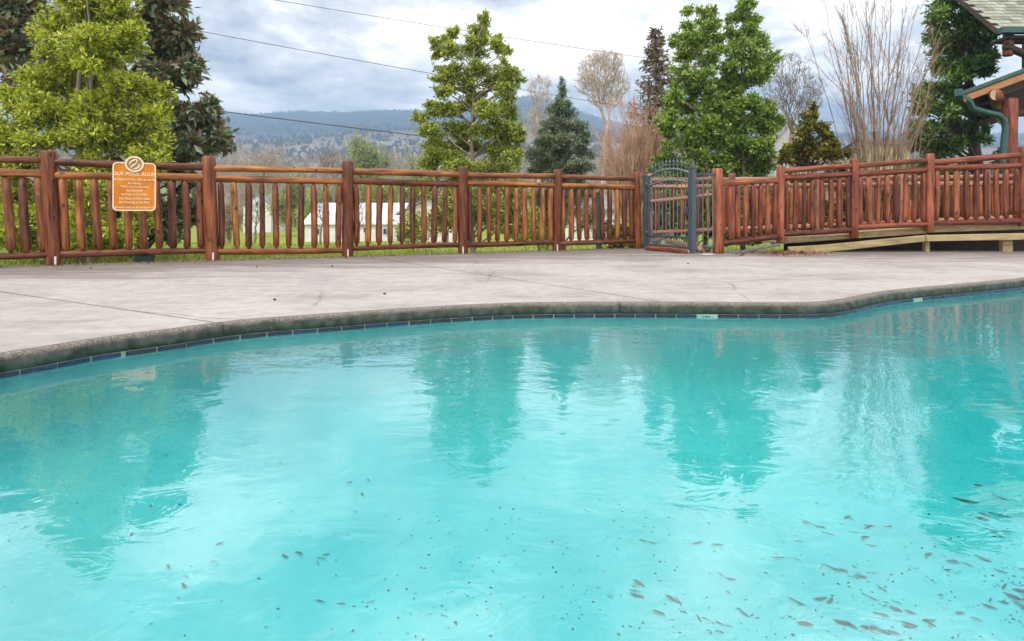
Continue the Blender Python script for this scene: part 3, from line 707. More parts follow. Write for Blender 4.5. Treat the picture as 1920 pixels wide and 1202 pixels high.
# the railing on the far side of the ramp
FYf = 11.9
ffence = thing('log_fence', 'weathered log railing on the far side of the ramp, seen through the gate', 'fence', tuple(P(1500, 432, FYf)))
fp = [1218, 1372, 1530, 1690, 1850, 2010]
def fy(px, k):                      # rail heights drift upwards to the right
    return (338, 351, 436)[k] - (px - 1218) * (0.010, 0.012, 0.042)[k]
for x in fp:
    log_obj('post', P(x, 447 - (x - 1218) * 0.03, FYf), P(x, 326 - (x - 1218) * 0.008, FYf), 0.07, 0.068, M['log_old'], ffence, sd_(), sides=12)
for a, b_ in zip(fp[:-1], fp[1:]):
    for k in range(3):
        log_obj('rail', P(a + 5, fy(a, k), FYf), P(b_ - 5, fy(b_, k), FYf), 0.05, 0.048, M['log_old'], ffence, sd_(), sides=9, segs=8)
    for j in range(9):
        x = a + (b_ - a) * (j + 0.75) / 9.5
        log_obj('baluster', P(x, fy(x, 2) - 3, FYf), P(x, fy(x, 1) + 3, FYf), 0.048, 0.045, M['log'], ffence, sd_(), sides=8, segs=5, taper0=0.04, taper1=0.04)
log_obj('handrail', P(1216, 379, 11.75), P(1338, 366, 11.6), 0.045, 0.045, M['log_old'], ffence, sd_(), segs=8)
log_obj('brace', P(1222, 452, 11.6), P(1262, 440, 11.7), 0.045, 0.045, M['log_old'], ffence, sd_(), segs=6)
log_obj('brace', P(1250, 452, 11.6), P(1330, 470, 10.6), 0.05, 0.05, M['log_old'], ffence, sd_(), segs=6)

# ------------------------------------------------------------------ ramp
ramp_o = thing('wooden_ramp', 'weathered wooden ramp rising to the right behind the deck', 'ramp', tuple(P(1601, 460, 10.2)))
def board(name, pts, Yc, th, m_, parent):
    mb = MB(); mb.prism([P(x, y, Yc) for x, y in pts], (0, -th / 2, 0), (0, th / 2, 0)); o = recalc(mb.build(name, m_, parent)); soften(o, 0.006); return o
board('skirt_or_shade_board', [(1467, 445), (1590, 439), (1590, 448), (1467, 457)], 10.22, 0.04, M['plank'], ramp_o)
board('skirt_or_shade_board', [(1592, 436), (1735, 426), (1735, 438), (1592, 448)], 10.22, 0.04, M['plank'], ramp_o)
board('skirt_or_shade_board', [(1737, 424), (2120, 414), (2120, 424), (1737, 436)], 10.22, 0.04, M['plank'], ramp_o)
board('edge_beam', [(1478, 463), (1545, 459), (1733, 441), (1733, 452.5), (1552, 472.5), (1478, 474)], 10.08, 0.07, M['board_mossy'], ramp_o)
board('edge_beam', [(1735, 441), (2120, 433), (2120, 446), (1735, 452.5)], 10.08, 0.07, M['plank'], ramp_o)
board('kerb_board', [(1352, 477), (1462, 456), (1462, 461), (1352, 481)], 9.78, 0.05, M['iron_light'], ramp_o)
for x, wpx, y0 in ((1737, 8, 446), (1887, 19, 453), (2070, 10, 446)):
    Y = 10.14; mb = MB(); top = P(x, y0 - 6, Y + 0.06); c = Vector((top.x, Y + 0.07, (top.z - 0.12) / 2)); mb.box(tuple(c), (wpx / FP * Y, 0.09, top.z + 0.12)); soften(mb.build('support_post', M['plank'], ramp_o), 0.006)
board('skirt_or_shade_board', [(1470, 444), (1600, 438), (2120, 422), (2120, 476), (1470, 478)], 11.95, 0.04, M['dark_wood'], ramp_o)  # dark backing added to paint the shade beneath the ramp
x0, x1 = P(1462, 0, 10.2).x, P(2120, 0, 10.2).x; npk = int((x1 - x0) / 0.145)
plk = None
for i in range(npk):
    xa = x0 + (i + 0.5) * 0.145; px = CX + xa / 10.2 * FP
    z = CH - (np.interp(px, [1462, 1600, 1740, 2120], [456, 446, 435, 421]) - CY) / FP * 10.2
    if plk is None:
        mb = MB(); mb.box((0, 0, 0), (0.138, 1.6, 0.035)); o = mb.build('plank', M['plank'], ramp_o, loc=(xa, 11.06, z)); soften(o, 0.004); plk = o.data
    else: link('plank', plk, None, ramp_o, (xa, 11.06, z + random.uniform(-0.002, 0.002)), Quaternion((0, 1, 0), -0.06))

# ------------------------------------------------------------------ gate
gA, gB = G(1214, 467), G(1296, 475)
gd = (gB - gA); gl_ = gd.length; gu = gd.normalized(); gn = Vector((gu.y, -gu.x, 0)); grz = math.atan2(gu.y, gu.x)
gate = thing('iron_gate', 'slate grey arched iron gate with spear pickets between the two fences', 'gate', tuple(gA.lerp(gB, 0.5)))
def gp(t, z): v = gA + gd * t; return Vector((v.x, v.y, z))
def arch(t, e, pk): return e + (pk - e) * math.sin(math.pi * t) ** 0.85
for e, pk, r_ in ((1.32, 1.445, 0.022), (1.155, 1.25, 0.02)):
    mb = MB(); mb.tube([gp(t, arch(t, e, pk)) for t in np.linspace(0.03, 0.97, 18)], r_, 6); mb.build('arch_bar', M['iron_light'], gate, True)
for z in (0.255, 0.085):
    mb = MB(); c = gp(0.5, z); mb.box(tuple(c), (gl_ * 0.94, 0.03, 0.04), grz); soften(mb.build('bottom_bar', M['iron'], gate), 0.004)
for t in (0.035, 0.965):
    mb = MB(); mb.box(tuple(gp(t, 0.70)), (0.045, 0.045, 1.26), grz); soften(mb.build('stile', M['iron'], gate), 0.004)
npick = 10
for i in range(npick):
    t = 0.035 + 0.93 * (i + 1) / (npick + 1); zt = arch(t, 1.32, 1.445) + 0.16
    mb = MB(); mb.tube([gp(t, 0.1), gp(t, zt - 0.11)], 0.0088, 4); mb.build('picket', M['iron_light'], gate)
    mb = MB(); q = gp(t, zt - 0.11); mb.tube([q, q + Vector((0, 0, 0.02)), q + Vector((0, 0, 0.035)), q + Vector((0, 0, 0.075)), q + Vector((0, 0, 0.14))], [0.011, 0.024, 0.012, 0.024, 0.002], 6); mb.build('spear_point', M['iron'], gate)
for i in range(npick + 1):
    t = 0.035 + 0.93 * (i + 0.5) / (npick + 1)
    mb = MB(); mb.tube([gp(t, 0.1), gp(t, 0.25)], 0.009, 4); mb.build('short_picket', M['iron_light'], gate)
mb = MB(); mb.box(tuple(gp(0.93, 0.72) + gn * 0.03), (0.1, 0.05, 0.11), grz); soften(mb.build('latch', M['iron'], gate), 0.006)
for z in (0.3, 1.2):
    mb = MB(); mb.tube([gp(-0.015, z - 0.05), gp(-0.015, z + 0.05)], 0.022, 8); mb.build('hinge', M['iron'], gate, True)
def steel_post(loc, top, wd, label, finial):
    s = thing('steel_post', label, 'post', loc)
    mb = MB(); mb.box((loc[0], loc[1], top / 2 - 0.02), (wd, wd, top + 0.04), grz); soften(mb.build('shaft', M['iron'], s), 0.006)
    mb = MB(); mb.box((loc[0], loc[1], top + 0.012), (wd + 0.018, wd + 0.018, 0.03), grz); mb.box((loc[0], loc[1], top + 0.035), (wd * 0.7, wd * 0.7, 0.03), grz); soften(mb.build('cap', M['iron'], s), 0.004)
    mb = MB(); mb.box((loc[0], loc[1], 0.006), (wd * 1.9, wd * 1.9, 0.016), grz); mb.build('foot_plate', M['iron_light'], s)
    if finial:
        mb = MB(); mb.tube([(loc[0], loc[1], top + 0.05), (loc[0], loc[1], top + 0.1), (loc[0], loc[1], top + 0.16)], [0.03, 0.022, 0.003], 8); mb.build('finial', M['iron'], s)
hp = gp(-0.05, 0); steel_post((hp.x, hp.y, 0), 1.36, 0.07, 'slate steel hinge post beside the last log post of the long fence', False)
lp = gp(1.035, 0); steel_post((lp.x, lp.y, 0), 1.40, 0.085, 'dark slate steel latch post at the right end of the iron gate', True)
fx0, fx1 = G(1304, 474), G(1338, 475.5)
fpn = thing('iron_fence', 'narrow fixed iron panel between the gate latch post and a red log post', 'fence panel', tuple(fx0.lerp(fx1, 0.5)))
fd = fx1 - fx0; frz = math.atan2(fd.y, fd.x)
for z in (1.31, 0.1):
    mb = MB(); c = fx0.lerp(fx1, 0.5); mb.box((c.x, c.y, z), (fd.length + 0.02, 0.03, 0.04), frz); soften(mb.build('bar', M['iron'], fpn), 0.004)
for t in (0.14, 0.42, 0.7, 0.97):
    c = fx0.lerp(fx1, t); mb = MB(); mb.tube([(c.x, c.y, 0.08), (c.x, c.y, 1.31)], 0.011, 4); mb.build('picket', M['iron_light'], fpn)
s_ = log_obj('threshold_log', G(1213, 469) + Vector((0, 0, 0.03)), G(1290, 476) + Vector((-0.02, 0.04, 0.035)), 0.05, 0.045, M['log_red'], None, 5, segs=8)
tag(s_, 'peeled orange log lying as a sill under the iron gate', 'log')
for (px, py, r_, ln, ang, lab) in ((1312, 474.5, 0.062, 0.28, 0.5, 'short cut log offcut lying at the foot of the latch post'), (1328, 472.5, 0.055, 0.24, 1.5, 'second log offcut lying against the red log post')):
    c = G(px, py) + Vector((0, 0.05, r_)); d = Vector((math.sin(ang) * 0.5, 1, 0)).normalized()
    o = log_obj('log_offcut', c - d * ln * 0.3, c + d * ln * 0.7, r_, r_ * 0.95, M['log_old'], None, sd_(), sides=12, segs=4)
    tag(o, lab, 'log')
    mb = MB(); e = c - d * (ln * 0.3 + 0.003); mb.tube([e, e + d * 0.002], r_ * 0.84, 12); mb.build('cut_end', M['end_grain'], o, loc=None, local=False) if False else None
def slab_stone(px, py, sx, sy, h, rz, lab):
    c = G(px, py); r = random.Random(px)
    pts = [Vector((c.x + sx * math.cos(a + rz) * r.uniform(0.8, 1.1), c.y + sy * math.sin(a + rz) * r.uniform(0.8, 1.1), 0.001)) for a in np.linspace(0, 2 * math.pi, 8, endpoint=False)]
    mb = MB(); mb.prism(pts, (0, 0, 0), (0, 0, h)); o = recalc(mb.build('flat_stone', M['stone'])); soften(o, h * 0.3, 2); return tag(o, lab, 'stone')
slab_stone(1328, 478.5, 0.12, 0.09, 0.02, 0.3, 'flat pale stone in front of the red log post by the gate')
slab_stone(1290, 474.5, 0.07, 0.06, 0.035, 0.2, 'small pale stone wedged at the gate bottom beside the latch post')

# ------------------------------------------------------------------ pool rules sign
YS = 7.56
sTL, sTR, sBL, sBR = P(208, 304, YS - 0.12), P(290, 306, YS + 0.1), P(214, 395, YS - 0.12), P(295, 396, YS + 0.1)
sO = (sTL + sTR + sBL + sBR) / 4
ux = ((sTR - sTL) + (sBR - sBL)).normalized(); uy = ((sTL - sBL) + (sTR - sBR)); uy = (uy - ux * uy.dot(ux)).normalized(); un = ux.cross(uy)   # towards the camera
SW, SH = ((sTR - sTL).length + (sBR - sBL).length) / 2, ((sTL - sBL).length + (sTR - sBR).length) / 2
sign = thing('rules_sign', 'orange pool rules sign with cream border and round emblem on the log fence', 'sign', tuple(sO))
srot = Matrix((ux, uy, un)).transposed().to_quaternion()
def rrect(w_, h_, r_, n=5):
    out = []
    for cx, cyy, a0 in ((w_ / 2 - r_, h_ / 2 - r_, 0), (-w_ / 2 + r_, h_ / 2 - r_, 90), (-w_ / 2 + r_, -h_ / 2 + r_, 180), (w_ / 2 - r_, -h_ / 2 + r_, 270)):
        for k in range(n + 1): a = R(a0 + 90 * k / n); out.append((cx + r_ * math.cos(a), cyy + r_ * math.sin(a)))
    return out
def ring_prism(outer, inner, z0, z1):
    n = len(outer); V = [(x, y, z0) for x, y in outer] + [(x, y, z0) for x, y in inner] + [(x, y, z1) for x, y in outer] + [(x, y, z1) for x, y in inner]
    i = np.arange(n); k = (i + 1) % n
    F = np.concatenate([np.stack(q, -1) for q in ((i, k, k + 2 * n, i + 2 * n), (i + n, i + 3 * n, k + 3 * n, k + n), (i + 2 * n, k + 2 * n, k + 3 * n, i + 3 * n), (i, i + n, k + n, k))])
    return np.array(V), F
def sign_part(name, V, Fs, m_, dz=0.0, xy=(0, 0)):
    return recalc(build(name, V, Fs, m_, sign, False, sO + ux * xy[0] + uy * xy[1] + un * dz, srot))
o_, i_ = rrect(SW, SH, 0.055), rrect(SW - 0.03, SH - 0.03, 0.042)
mb = MB(); mb.prism([Vector((x, y, 0)) for x, y in rrect(SW - 0.024, SH - 0.024, 0.045)], (0, 0, -0.012), (0, 0, 0.008)); sign_part('board', np.concatenate(mb.V), [np.concatenate(f) for f in mb.F.values()], M['sign_orange'])
V, F = ring_prism(o_, i_, -0.014, 0.014); sign_part('border', V, [F], M['cream'])
er = 0.103; ey = SH / 2 - 0.02
circ = lambda r_, n=28: [(r_ * math.cos(a), r_ * math.sin(a)) for a in np.linspace(0, 2 * math.pi, n, endpoint=False)]
mb = MB(); mb.prism([Vector((x, y, 0)) for x, y in circ(er - 0.008)], (0, 0, -0.01), (0, 0, 0.016)); sign_part('emblem_disc', np.concatenate(mb.V), [np.concatenate(f) for f in mb.F.values()], M['emblem_bg'], 0, (0.0, ey))
V, F = ring_prism(circ(er), circ(er - 0.02), -0.008, 0.024); sign_part('emblem_rim', V, [F], M['cream'], 0, (0.0, ey))
mb = MB()      # the curved device inside the emblem: two hooked strokes
def stroke(pts, wd):
    mb.tube([Vector((x, y, 0.0)) for x, y in pts], wd, 5)
stroke([(-0.055, -0.01), (-0.045, 0.02), (-0.015, 0.045), (0.012, 0.06), (0.03, 0.04), (0.02, 0.012)], [0.006, 0.009, 0.011, 0.012, 0.01, 0.007])
stroke([(0.02, 0.012), (-0.005, -0.012), (-0.03, -0.03), (-0.036, -0.055)], [0.008, 0.012, 0.011, 0.006])
stroke([(0.035, -0.01), (0.055, -0.005), (0.05, -0.035), (0.02, -0.06), (-0.015, -0.066)], [0.007, 0.01, 0.012, 0.01, 0.005])
sign_part('emblem_figure', np.concatenate(mb.V), [np.concatenate(f) for f in mb.F.values()], M['cream'], 0.018, (0.0, ey))
def text(s, size, y, wide=None):
    cu = bpy.data.curves.new('lettering', 'FONT'); cu.body = s; cu.size = size; cu.align_x = 'CENTER'; cu.align_y = 'CENTER'; cu.extrude = 0.002; cu.offset = size * 0.02
    o = link('lettering', cu, M['cream'], sign, sO + uy * y + un * 0.0102, srot)
    bpy.context.view_layer.update()
    k = wide / max(o.dimensions.x, 1e-3)
    me = bpy.data.meshes.new_from_object(o.evaluated_get(bpy.context.evaluated_depsgraph_get())); bpy.data.objects.remove(o)
    for v in me.vertices: v.co.x *= k
    if not me.materials: me.materials.append(M['cream'])
    return link('lettering', me, None, sign, sO + uy * y + un * 0.0102, srot)
hh = SH
def ty(py): return (350 - py) / 91.0 * SH
for s, size, py, wd in (('OUR POOL RULES', 0.062, 326.5, 0.475), ('No Lifeguard on Duty - Swim at own Risk', 0.036, 336.5, 0.47), ('No Diving', 0.036, 344, 0.14), ('Children must be Supervised', 0.03, 350, 0.31), ('No Running', 0.036, 357.5, 0.17),
                        ('No Rough or Horse Play', 0.033, 364.5, 0.28), ('No Glass in Pool Area', 0.038, 372.5, 0.33), ('No Smoking at the Pool', 0.038, 379.5, 0.33), ('Shower before Entering Pool', 0.034, 389, 0.43)):
    text(s, size, ty(py), wd)

# ------------------------------------------------------------------ plants
def unit(v): return v / (np.linalg.norm(v, axis=-1, keepdims=True) + 1e-9)
def leaves_mesh(pos, dirs, size, aspect=0.42, fold=0.25, roll=None):
    """each leaf: a folded lozenge of two triangles"""
    n = len(pos); d = unit(dirs)
    rnd = unit(rng.normal(size=(n, 3)) * 0.7 + np.array([0, 0, 1.0])); s = unit(np.cross(d, rnd)); nn = np.cross(s, d)
    size = np.broadcast_to(size, (n,))[:, None]
    mid = pos + d * size * 0.5
    V = np.stack([pos, mid + s * size * aspect * 0.5 + nn * size * fold * 0.3, pos + d * size, mid - s * size * aspect * 0.5 + nn * size * fold * 0.3], 1).reshape(-1, 3)
    b = np.arange(n)[:, None] * 4
    F = np.concatenate([b + np.array([[0, 1, 2]]), b + np.array([[0, 2, 3]])])
    return V, F
DENS = 2.6
def blob_points(blobs, Y, dep, per_tip):
    """tips of twigs inside ellipsoids given by photograph pixels and placed at distance Y"""
    tips = []; own = []; cents = []
    for bi, b in enumerate(blobs):
        px, py, rx, ry = b[:4]; dens = b[4] if len(b) > 4 else 1.0
        dy = rng.normal(0, dep * 0.45)
        c = np.array(P(px, py, Y)); c[1] += np.clip(dy, -dep, dep); c[0] *= c[1] / Y; c[2] = CH + (c[2] - CH) * c[1] / Y
        cents.append(c)
        n = max(4, int(rx * ry * per_tip * dens * DENS)); rx, ry = rx * 1.2, ry * 1.22
        sx, sz = rx / FP * Y, ry / FP * Y
        q = unit(rng.normal(size=(n, 3))) * (rng.uniform(0.12, 1.0, (n, 1)) ** 0.5) * np.array([sx, (sx + sz) * 0.5, sz])
        # pull the tips together into sprays
        k = max(2, n // 7); hub = q[rng.integers(0, n, k)]; hi = rng.integers(0, k, n)
        q = hub[hi] + (q - hub[hi]) * rng.uniform(0.12, 0.5, (n, 1))
        tips.append(c + q); own.append(np.full(n, bi))
    return np.concatenate(tips), np.concatenate(own), np.array(cents)
def leafy(name, label, cat, blobs, Y, dep, per_tip, kl, size, mleaf, mbark, trunk, tr=(0.07, 0.02), aspect=0.42, group=None, spread=1.0, up=0.25, stems=1, twig=0.004, limb=0.018, droop=0.0, fill=0.45, wide=1.0):
    """trunk: pixel path from the ground up; every blob hangs on a limb of the trunk"""
    base = P(trunk[0][0], trunk[0][1], Y); gz = float(ground_z(np.array(base.x), np.array(base.y)))
    t = thing(name, label, cat, (base.x, base.y, gz), group)
    bl = [(b[0], b[1], b[2] * wide, b[3] * wide) + ((b[4],) if len(b) > 4 else (1.0,)) for b in blobs]; ex = []
    for i, a in enumerate(bl):       # smaller sprays between neighbouring boughs
        nb_ = sorted(bl, key=lambda q: (q[0] - a[0]) ** 2 + (q[1] - a[1]) ** 2)[1:4]
        for q in nb_:
            if rng.uniform() < fill: ex.append(tuple((np.array(a) + np.array(q)) / 2 * np.array([1, 1, 0.8, 0.8, 0.8]) + np.array([rng.normal(0, a[2] * 0.2), rng.normal(0, a[3] * 0.2), 0, 0, 0])))
    tips, own, cents = blob_points(bl + ex, Y, dep, per_tip)
    mb = MB()
    path = np.array([tuple(P(x, y, Y)) for x, y in trunk]); path[0, 2] = gz - 0.1
    # densify the trunk path
    s = np.concatenate([[0], np.cumsum(np.linalg.norm(np.diff(path, axis=0), axis=1))]); ts = np.linspace(0, s[-1], 22)
    tp = np.stack([np.interp(ts, s, path[:, i]) for i in range(3)], 1)
    tp[:, 1] += 0.04 * np.sin(ts * 2.1); tp[:, 0] += 0.03 * np.sin(ts * 3.3 + 1)
    rad = np.interp(ts / s[-1], [0, 1], tr)
    for k in range(stems):
        q = tp.copy()
        if stems > 1: q[:, 0] += (k - (stems - 1) / 2) * 0.16 * np.clip(ts / s[-1] * 2.0, 0, 1); q[:, 1] += rng.uniform(-0.2, 0.2) * np.clip(ts / s[-1] * 2, 0, 1)
        mb.tube(q, rad * (1 if k == 0 else 0.7), 7)
    for c in cents:
        dz = np.linalg.norm((c - tp)[:, :2], axis=1) * rng.uniform(0.35, 0.8)
        want = c[2] - dz
        i = int(np.argmin(np.abs(tp[:, 2] - want))); a = tp[i]
        ln = np.linalg.norm(c - a); u_ = np.linspace(0, 1, 6)[:, None]
        curve = a + (c - a) * u_ + np.array([0, 0, 1]) * (np.sin(u_ * math.pi) * ln * (0.08 - droop)) + rng.normal(0, 0.02, (6, 3)) * np.array([1, 1, 0.6])
        curve[0] = a
        r0 = min(rad[i] * 0.6, limb + 0.008 * ln)
        mb.tube(curve, np.linspace(r0, 0.3 * r0 + 0.003, 6), 5, False)
    jit = cents[own] + (tips - cents[own]) * rng.uniform(0.0, 0.35, (len(tips), 1))
    mb.twigs(jit, tips, twig, twig * 0.5)
    mb.build('trunk', mbark, t, True)
    if not kl: return t
    n = len(tips) * kl; pos = np.repeat(tips, kl, 0); od = unit(np.repeat(tips - jit, kl, 0))
    dirs = od * 0.8 + rng.normal(size=(n, 3)) * 0.75 * spread + np.array([0, 0, up])
    back = rng.uniform(0, 0.16, (n, 1)) * size / 0.1
    pos = pos - od * back * spread + rng.normal(0, size * 0.3, (n, 3))
    V, F = leaves_mesh(pos, dirs, size * rng.uniform(0.7, 1.45, n), aspect * 1.12)
    build('crown', V - np.array(t.location), [F], mleaf, t, False, t.location)
    return t

leafy('lime_tree', 'bushy yellow green tree with pale stems behind the rules sign', 'tree',
      [(165, -70, 50, 40), (130, -25, 55, 40), (205, -15, 55, 45), (150, 30, 70, 42), (222, 40, 55, 40), (105, 62, 50, 38), (180, 90, 80, 40), (118, 120, 58, 38), (242, 85, 42, 30), (88, 160, 66, 42), (170, 150, 75, 38), (238, 165, 60, 35), (292, 175, 38, 28),
       (35, 195, 55, 40), (108, 215, 75, 38), (200, 205, 70, 38), (275, 220, 50, 32), (20, 245, 55, 36), (95, 265, 60, 32), (180, 255, 60, 34, 0.7), (255, 270, 55, 32), (300, 262, 28, 24), (-30, 280, 50, 40), (40, 300, 50, 30),
       (165, 215, 40, 30), (170, 310, 45, 30), (168, 120, 30, 26), (25, 350, 40, 40), (75, 400, 50, 50), (10, 430, 50, 45), (60, 455, 50, 35), (120, 455, 55, 32), (200, 450, 55, 36), (150, 420, 50, 40), (265, 410, 36, 45, .7), (120, 360, 45, 40), (180, 370, 45, 40, .8), (215, 345, 40, 36, .8), (290, 335, 36, 30, .8), (-40, 380, 50, 60)],
      10.6, 0.85, 0.05, 8, 0.075, M['leaf_lime'], M['bark_mid'], [(168, 500), (166, 400), (164, 300), (168, 180), (165, 60), (165, -60)], (0.075, 0.02), 0.36, stems=3)
leafy('magnolia_tree', 'dark magnolia with rusty leaf undersides behind the yellow green tree', 'tree',
      [(300, 5, 40, 28), (275, 40, 40, 35), (345, 60, 36, 28), (318, 100, 45, 32), (368, 122, 26, 20), (300, 140, 40, 30), (340, 158, 28, 16, .7), (395, 195, 16, 16), (380, 225, 28, 22), (405, 245, 20, 18), (345, 240, 34, 26), (330, 205, 26, 18, .6), (420, 272, 18, 12), (375, 280, 36, 22), (320, 290, 34, 24),
       (20, 25, 50, 34), (60, 10, 36, 26), (50, 85, 38, 28), (10, 95, 36, 28), (30, 125, 34, 20), (-20, 60, 40, 40), (90, 60, 30, 30), (5, 175, 22, 16, .7), (180, 120, 70, 60, .5), (200, 250, 70, 60, .5), (100, 180, 60, 40, .4),
       (335, 340, 30, 30), (350, 400, 36, 44), (310, 430, 40, 30), (250, 380, 40, 60, .7), (170, 420, 50, 50, .6), (80, 420, 50, 50, .5)],
      13.2, 0.9, 0.03, 8, 0.2, M['leaf_magnolia'], M['bark_dark'], [(262, 480), (258, 380), (250, 250), (230, 120), (215, 0), (205, -70)], (0.13, 0.03), 0.4, limb=0.03, twig=0.008, up=0.1)
leafy('olive_tree', 'airy conical olive green tree behind the middle of the long fence', 'tree',
      [(907, 38, 14, 14), (893, 60, 22, 16), (853, 62, 18, 14), (818, 80, 16, 14), (925, 80, 22, 16), (890, 95, 30, 18), (845, 100, 26, 16), (955, 100, 12, 10, .7), (842, 130, 26, 16), (900, 128, 30, 16), (958, 136, 22, 14), (870, 158, 28, 16), (926, 158, 28, 16), (975, 150, 10, 8), (830, 172, 22, 14), (948, 178, 22, 14), (890, 192, 26, 16),
       (840, 205, 28, 15), (790, 218, 24, 12), (912, 210, 28, 16), (955, 215, 26, 18), (805, 246, 28, 14), (855, 242, 30, 16), (905, 245, 28, 16), (950, 248, 30, 18), (830, 276, 34, 16), (885, 278, 34, 18), (940, 280, 34, 18), (970, 260, 18, 16), (810, 306, 30, 16), (868, 310, 38, 18), (928, 312, 36, 18), (965, 300, 20, 18),
       (800, 350, 34, 26, .6), (860, 360, 36, 30, .5), (920, 355, 36, 28, .6), (965, 360, 30, 30, .6), (905, 410, 46, 30, .6), (830, 415, 40, 30, .6), (970, 420, 30, 30, .6)],
      14.2, 0.8, 0.085, 8, 0.074, M['leaf_olive'], M['bark_mid'], [(884, 470), (885, 380), (886, 260), (884, 160), (893, 80), (906, 40)], (0.075, 0.014), 0.42, fill=0.4, wide=1.18)
leafy('holly_tree', 'green holly tree with the lower forked top, directly behind the gate', 'tree',
      [(1291, 20, 13, 12), (1330, 28, 16, 14), (1285, 50, 16, 12), (1330, 52, 20, 14), (1272, 78, 20, 13), (1306, 80, 24, 14), (1345, 75, 16, 14), (1290, 105, 26, 14), (1337, 106, 22, 14), (1275, 136, 22, 14), (1318, 140, 24, 14), (1268, 165, 20, 14), (1305, 172, 26, 15), (1345, 168, 20, 12), (1258, 192, 22, 13), (1296, 205, 30, 16), (1340, 200, 26, 16),
       (1250, 235, 22, 15), (1288, 240, 30, 18), (1335, 238, 30, 18), (1300, 272, 32, 18), (1350, 272, 30, 18), (1255, 272, 20, 15, .6), (1245, 300, 24, 14), (1290, 305, 36, 18), (1345, 308, 34, 18), (1230, 320, 14, 10), (1265, 350, 36, 24, .8), (1320, 355, 40, 24, .8), (1290, 400, 46, 30, .7)],
      14.6, 0.8, 0.075, 8, 0.078, M['leaf_green'], M['bark_mid'], [(1322, 470), (1322, 350), (1322, 230), (1316, 120), (1322, 30)], (0.07, 0.012), 0.45, wide=1.32, fill=0.4)
leafy('holly_tree', 'tallest green holly tree, to the right of the gate behind the red post', 'tree',
      [(1398, -8, 13, 14), (1398, 12, 18, 14), (1384, 35, 18, 14), (1410, 40, 16, 12), (1375, 62, 16, 12), (1408, 62, 20, 14), (1430, 80, 18, 14), (1388, 90, 26, 14), (1445, 105, 16, 14), (1408, 115, 26, 14), (1368, 125, 18, 14), (1434, 130, 22, 14), (1388, 150, 26, 14), (1425, 152, 20, 12, .8), (1370, 180, 24, 14, .8),
       (1410, 195, 24, 14), (1380, 205, 28, 16), (1435, 205, 20, 14), (1410, 228, 34, 16), (1455, 228, 18, 12), (1362, 122, 18, 12, .8), (1360, 160, 24, 14), (1360, 200, 28, 16), (1358, 245, 32, 18), (1375, 240, 30, 18), (1440, 245, 22, 14), (1400, 268, 36, 18), (1440, 275, 20, 16), (1385, 300, 36, 18), (1425, 308, 28, 20), (1400, 340, 44, 22), (1380, 390, 50, 30, .7), (1450, 385, 40, 30, .7)],
      15.0, 0.8, 0.075, 8, 0.078, M['leaf_green'], M['bark_mid'], [(1392, 470), (1392, 350), (1390, 230), (1392, 120), (1398, 10)], (0.075, 0.012), 0.45, wide=1.32, fill=0.4)
leafy('evergreen_tree', 'tall dark evergreen with ivied trunk beside the lodge roof', 'tree',
      [(1775, -60, 50, 40), (1840, -50, 50, 36), (1768, 5, 30, 22), (1810, 8, 34, 24), (1850, 4, 30, 20), (1762, 38, 26, 18), (1802, 42, 30, 20), (1841, 48, 28, 18), (1750, 70, 24, 16), (1790, 74, 30, 18), (1834, 76, 30, 18), (1860, 68, 14, 14), (1757, 98, 24, 16), (1802, 102, 32, 18), (1842, 106, 26, 16), (1868, 104, 12, 10, .7), (1768, 126, 26, 16), (1812, 126, 30, 18), (1850, 134, 20, 14), (1794, 148, 30, 14, .8),
       (1748, 168, 26, 14), (1784, 172, 30, 16), (1722, 178, 20, 12), (1738, 196, 26, 14), (1772, 204, 30, 16), (1806, 190, 24, 16), (1725, 234, 24, 16), (1757, 240, 28, 18), (1788, 230, 28, 18), (1806, 258, 22, 20), (1718, 268, 22, 16), (1750, 278, 28, 16), (1786, 280, 28, 16), (1852, 240, 10, 16, .7), (1850, 265, 12, 14, .6), (1735, 320, 36, 24, .7), (1790, 330, 36, 26, .7), (1760, 380, 44, 36, .6), (1840, 370, 36, 40, .5), (1900, 340, 24, 40, .7)],
      15.4, 0.9, 0.07, 7, 0.115, M['leaf_dark'], M['bark_dark'], [(1832, 450), (1830, 340), (1828, 230), (1812, 120), (1808, 0), (1810, -60)], (0.2, 0.03), 0.4)
leafy('juniper', 'dusty blue green juniper with a thin top, right of the olive tree', 'tree',
      [(1053, 150, 5, 12), (1053, 172, 9, 14), (1046, 192, 14, 13), (1062, 195, 12, 12), (1040, 214, 20, 14), (1068, 216, 18, 14), (1030, 238, 24, 15), (1062, 240, 26, 16), (1090, 240, 16, 14), (1020, 262, 26, 16), (1055, 266, 30, 17), (1092, 264, 20, 16), (1012, 290, 26, 16), (1050, 294, 34, 18), (1092, 292, 24, 18), (1010, 318, 28, 16), (1050, 322, 36, 18), (1092, 318, 28, 16), (1020, 360, 36, 26, .7), (1080, 360, 36, 26, .6), (1040, 410, 50, 30, .6), (1110, 415, 36, 30, .5)],
      15.6, 0.7, 0.085, 9, 0.085, M['leaf_dusty'], M['bark_dark'], [(1055, 470), (1054, 350), (1053, 250), (1053, 148)], (0.07, 0.008), 0.22, spread=0.9, up=0.5, wide=1.1)
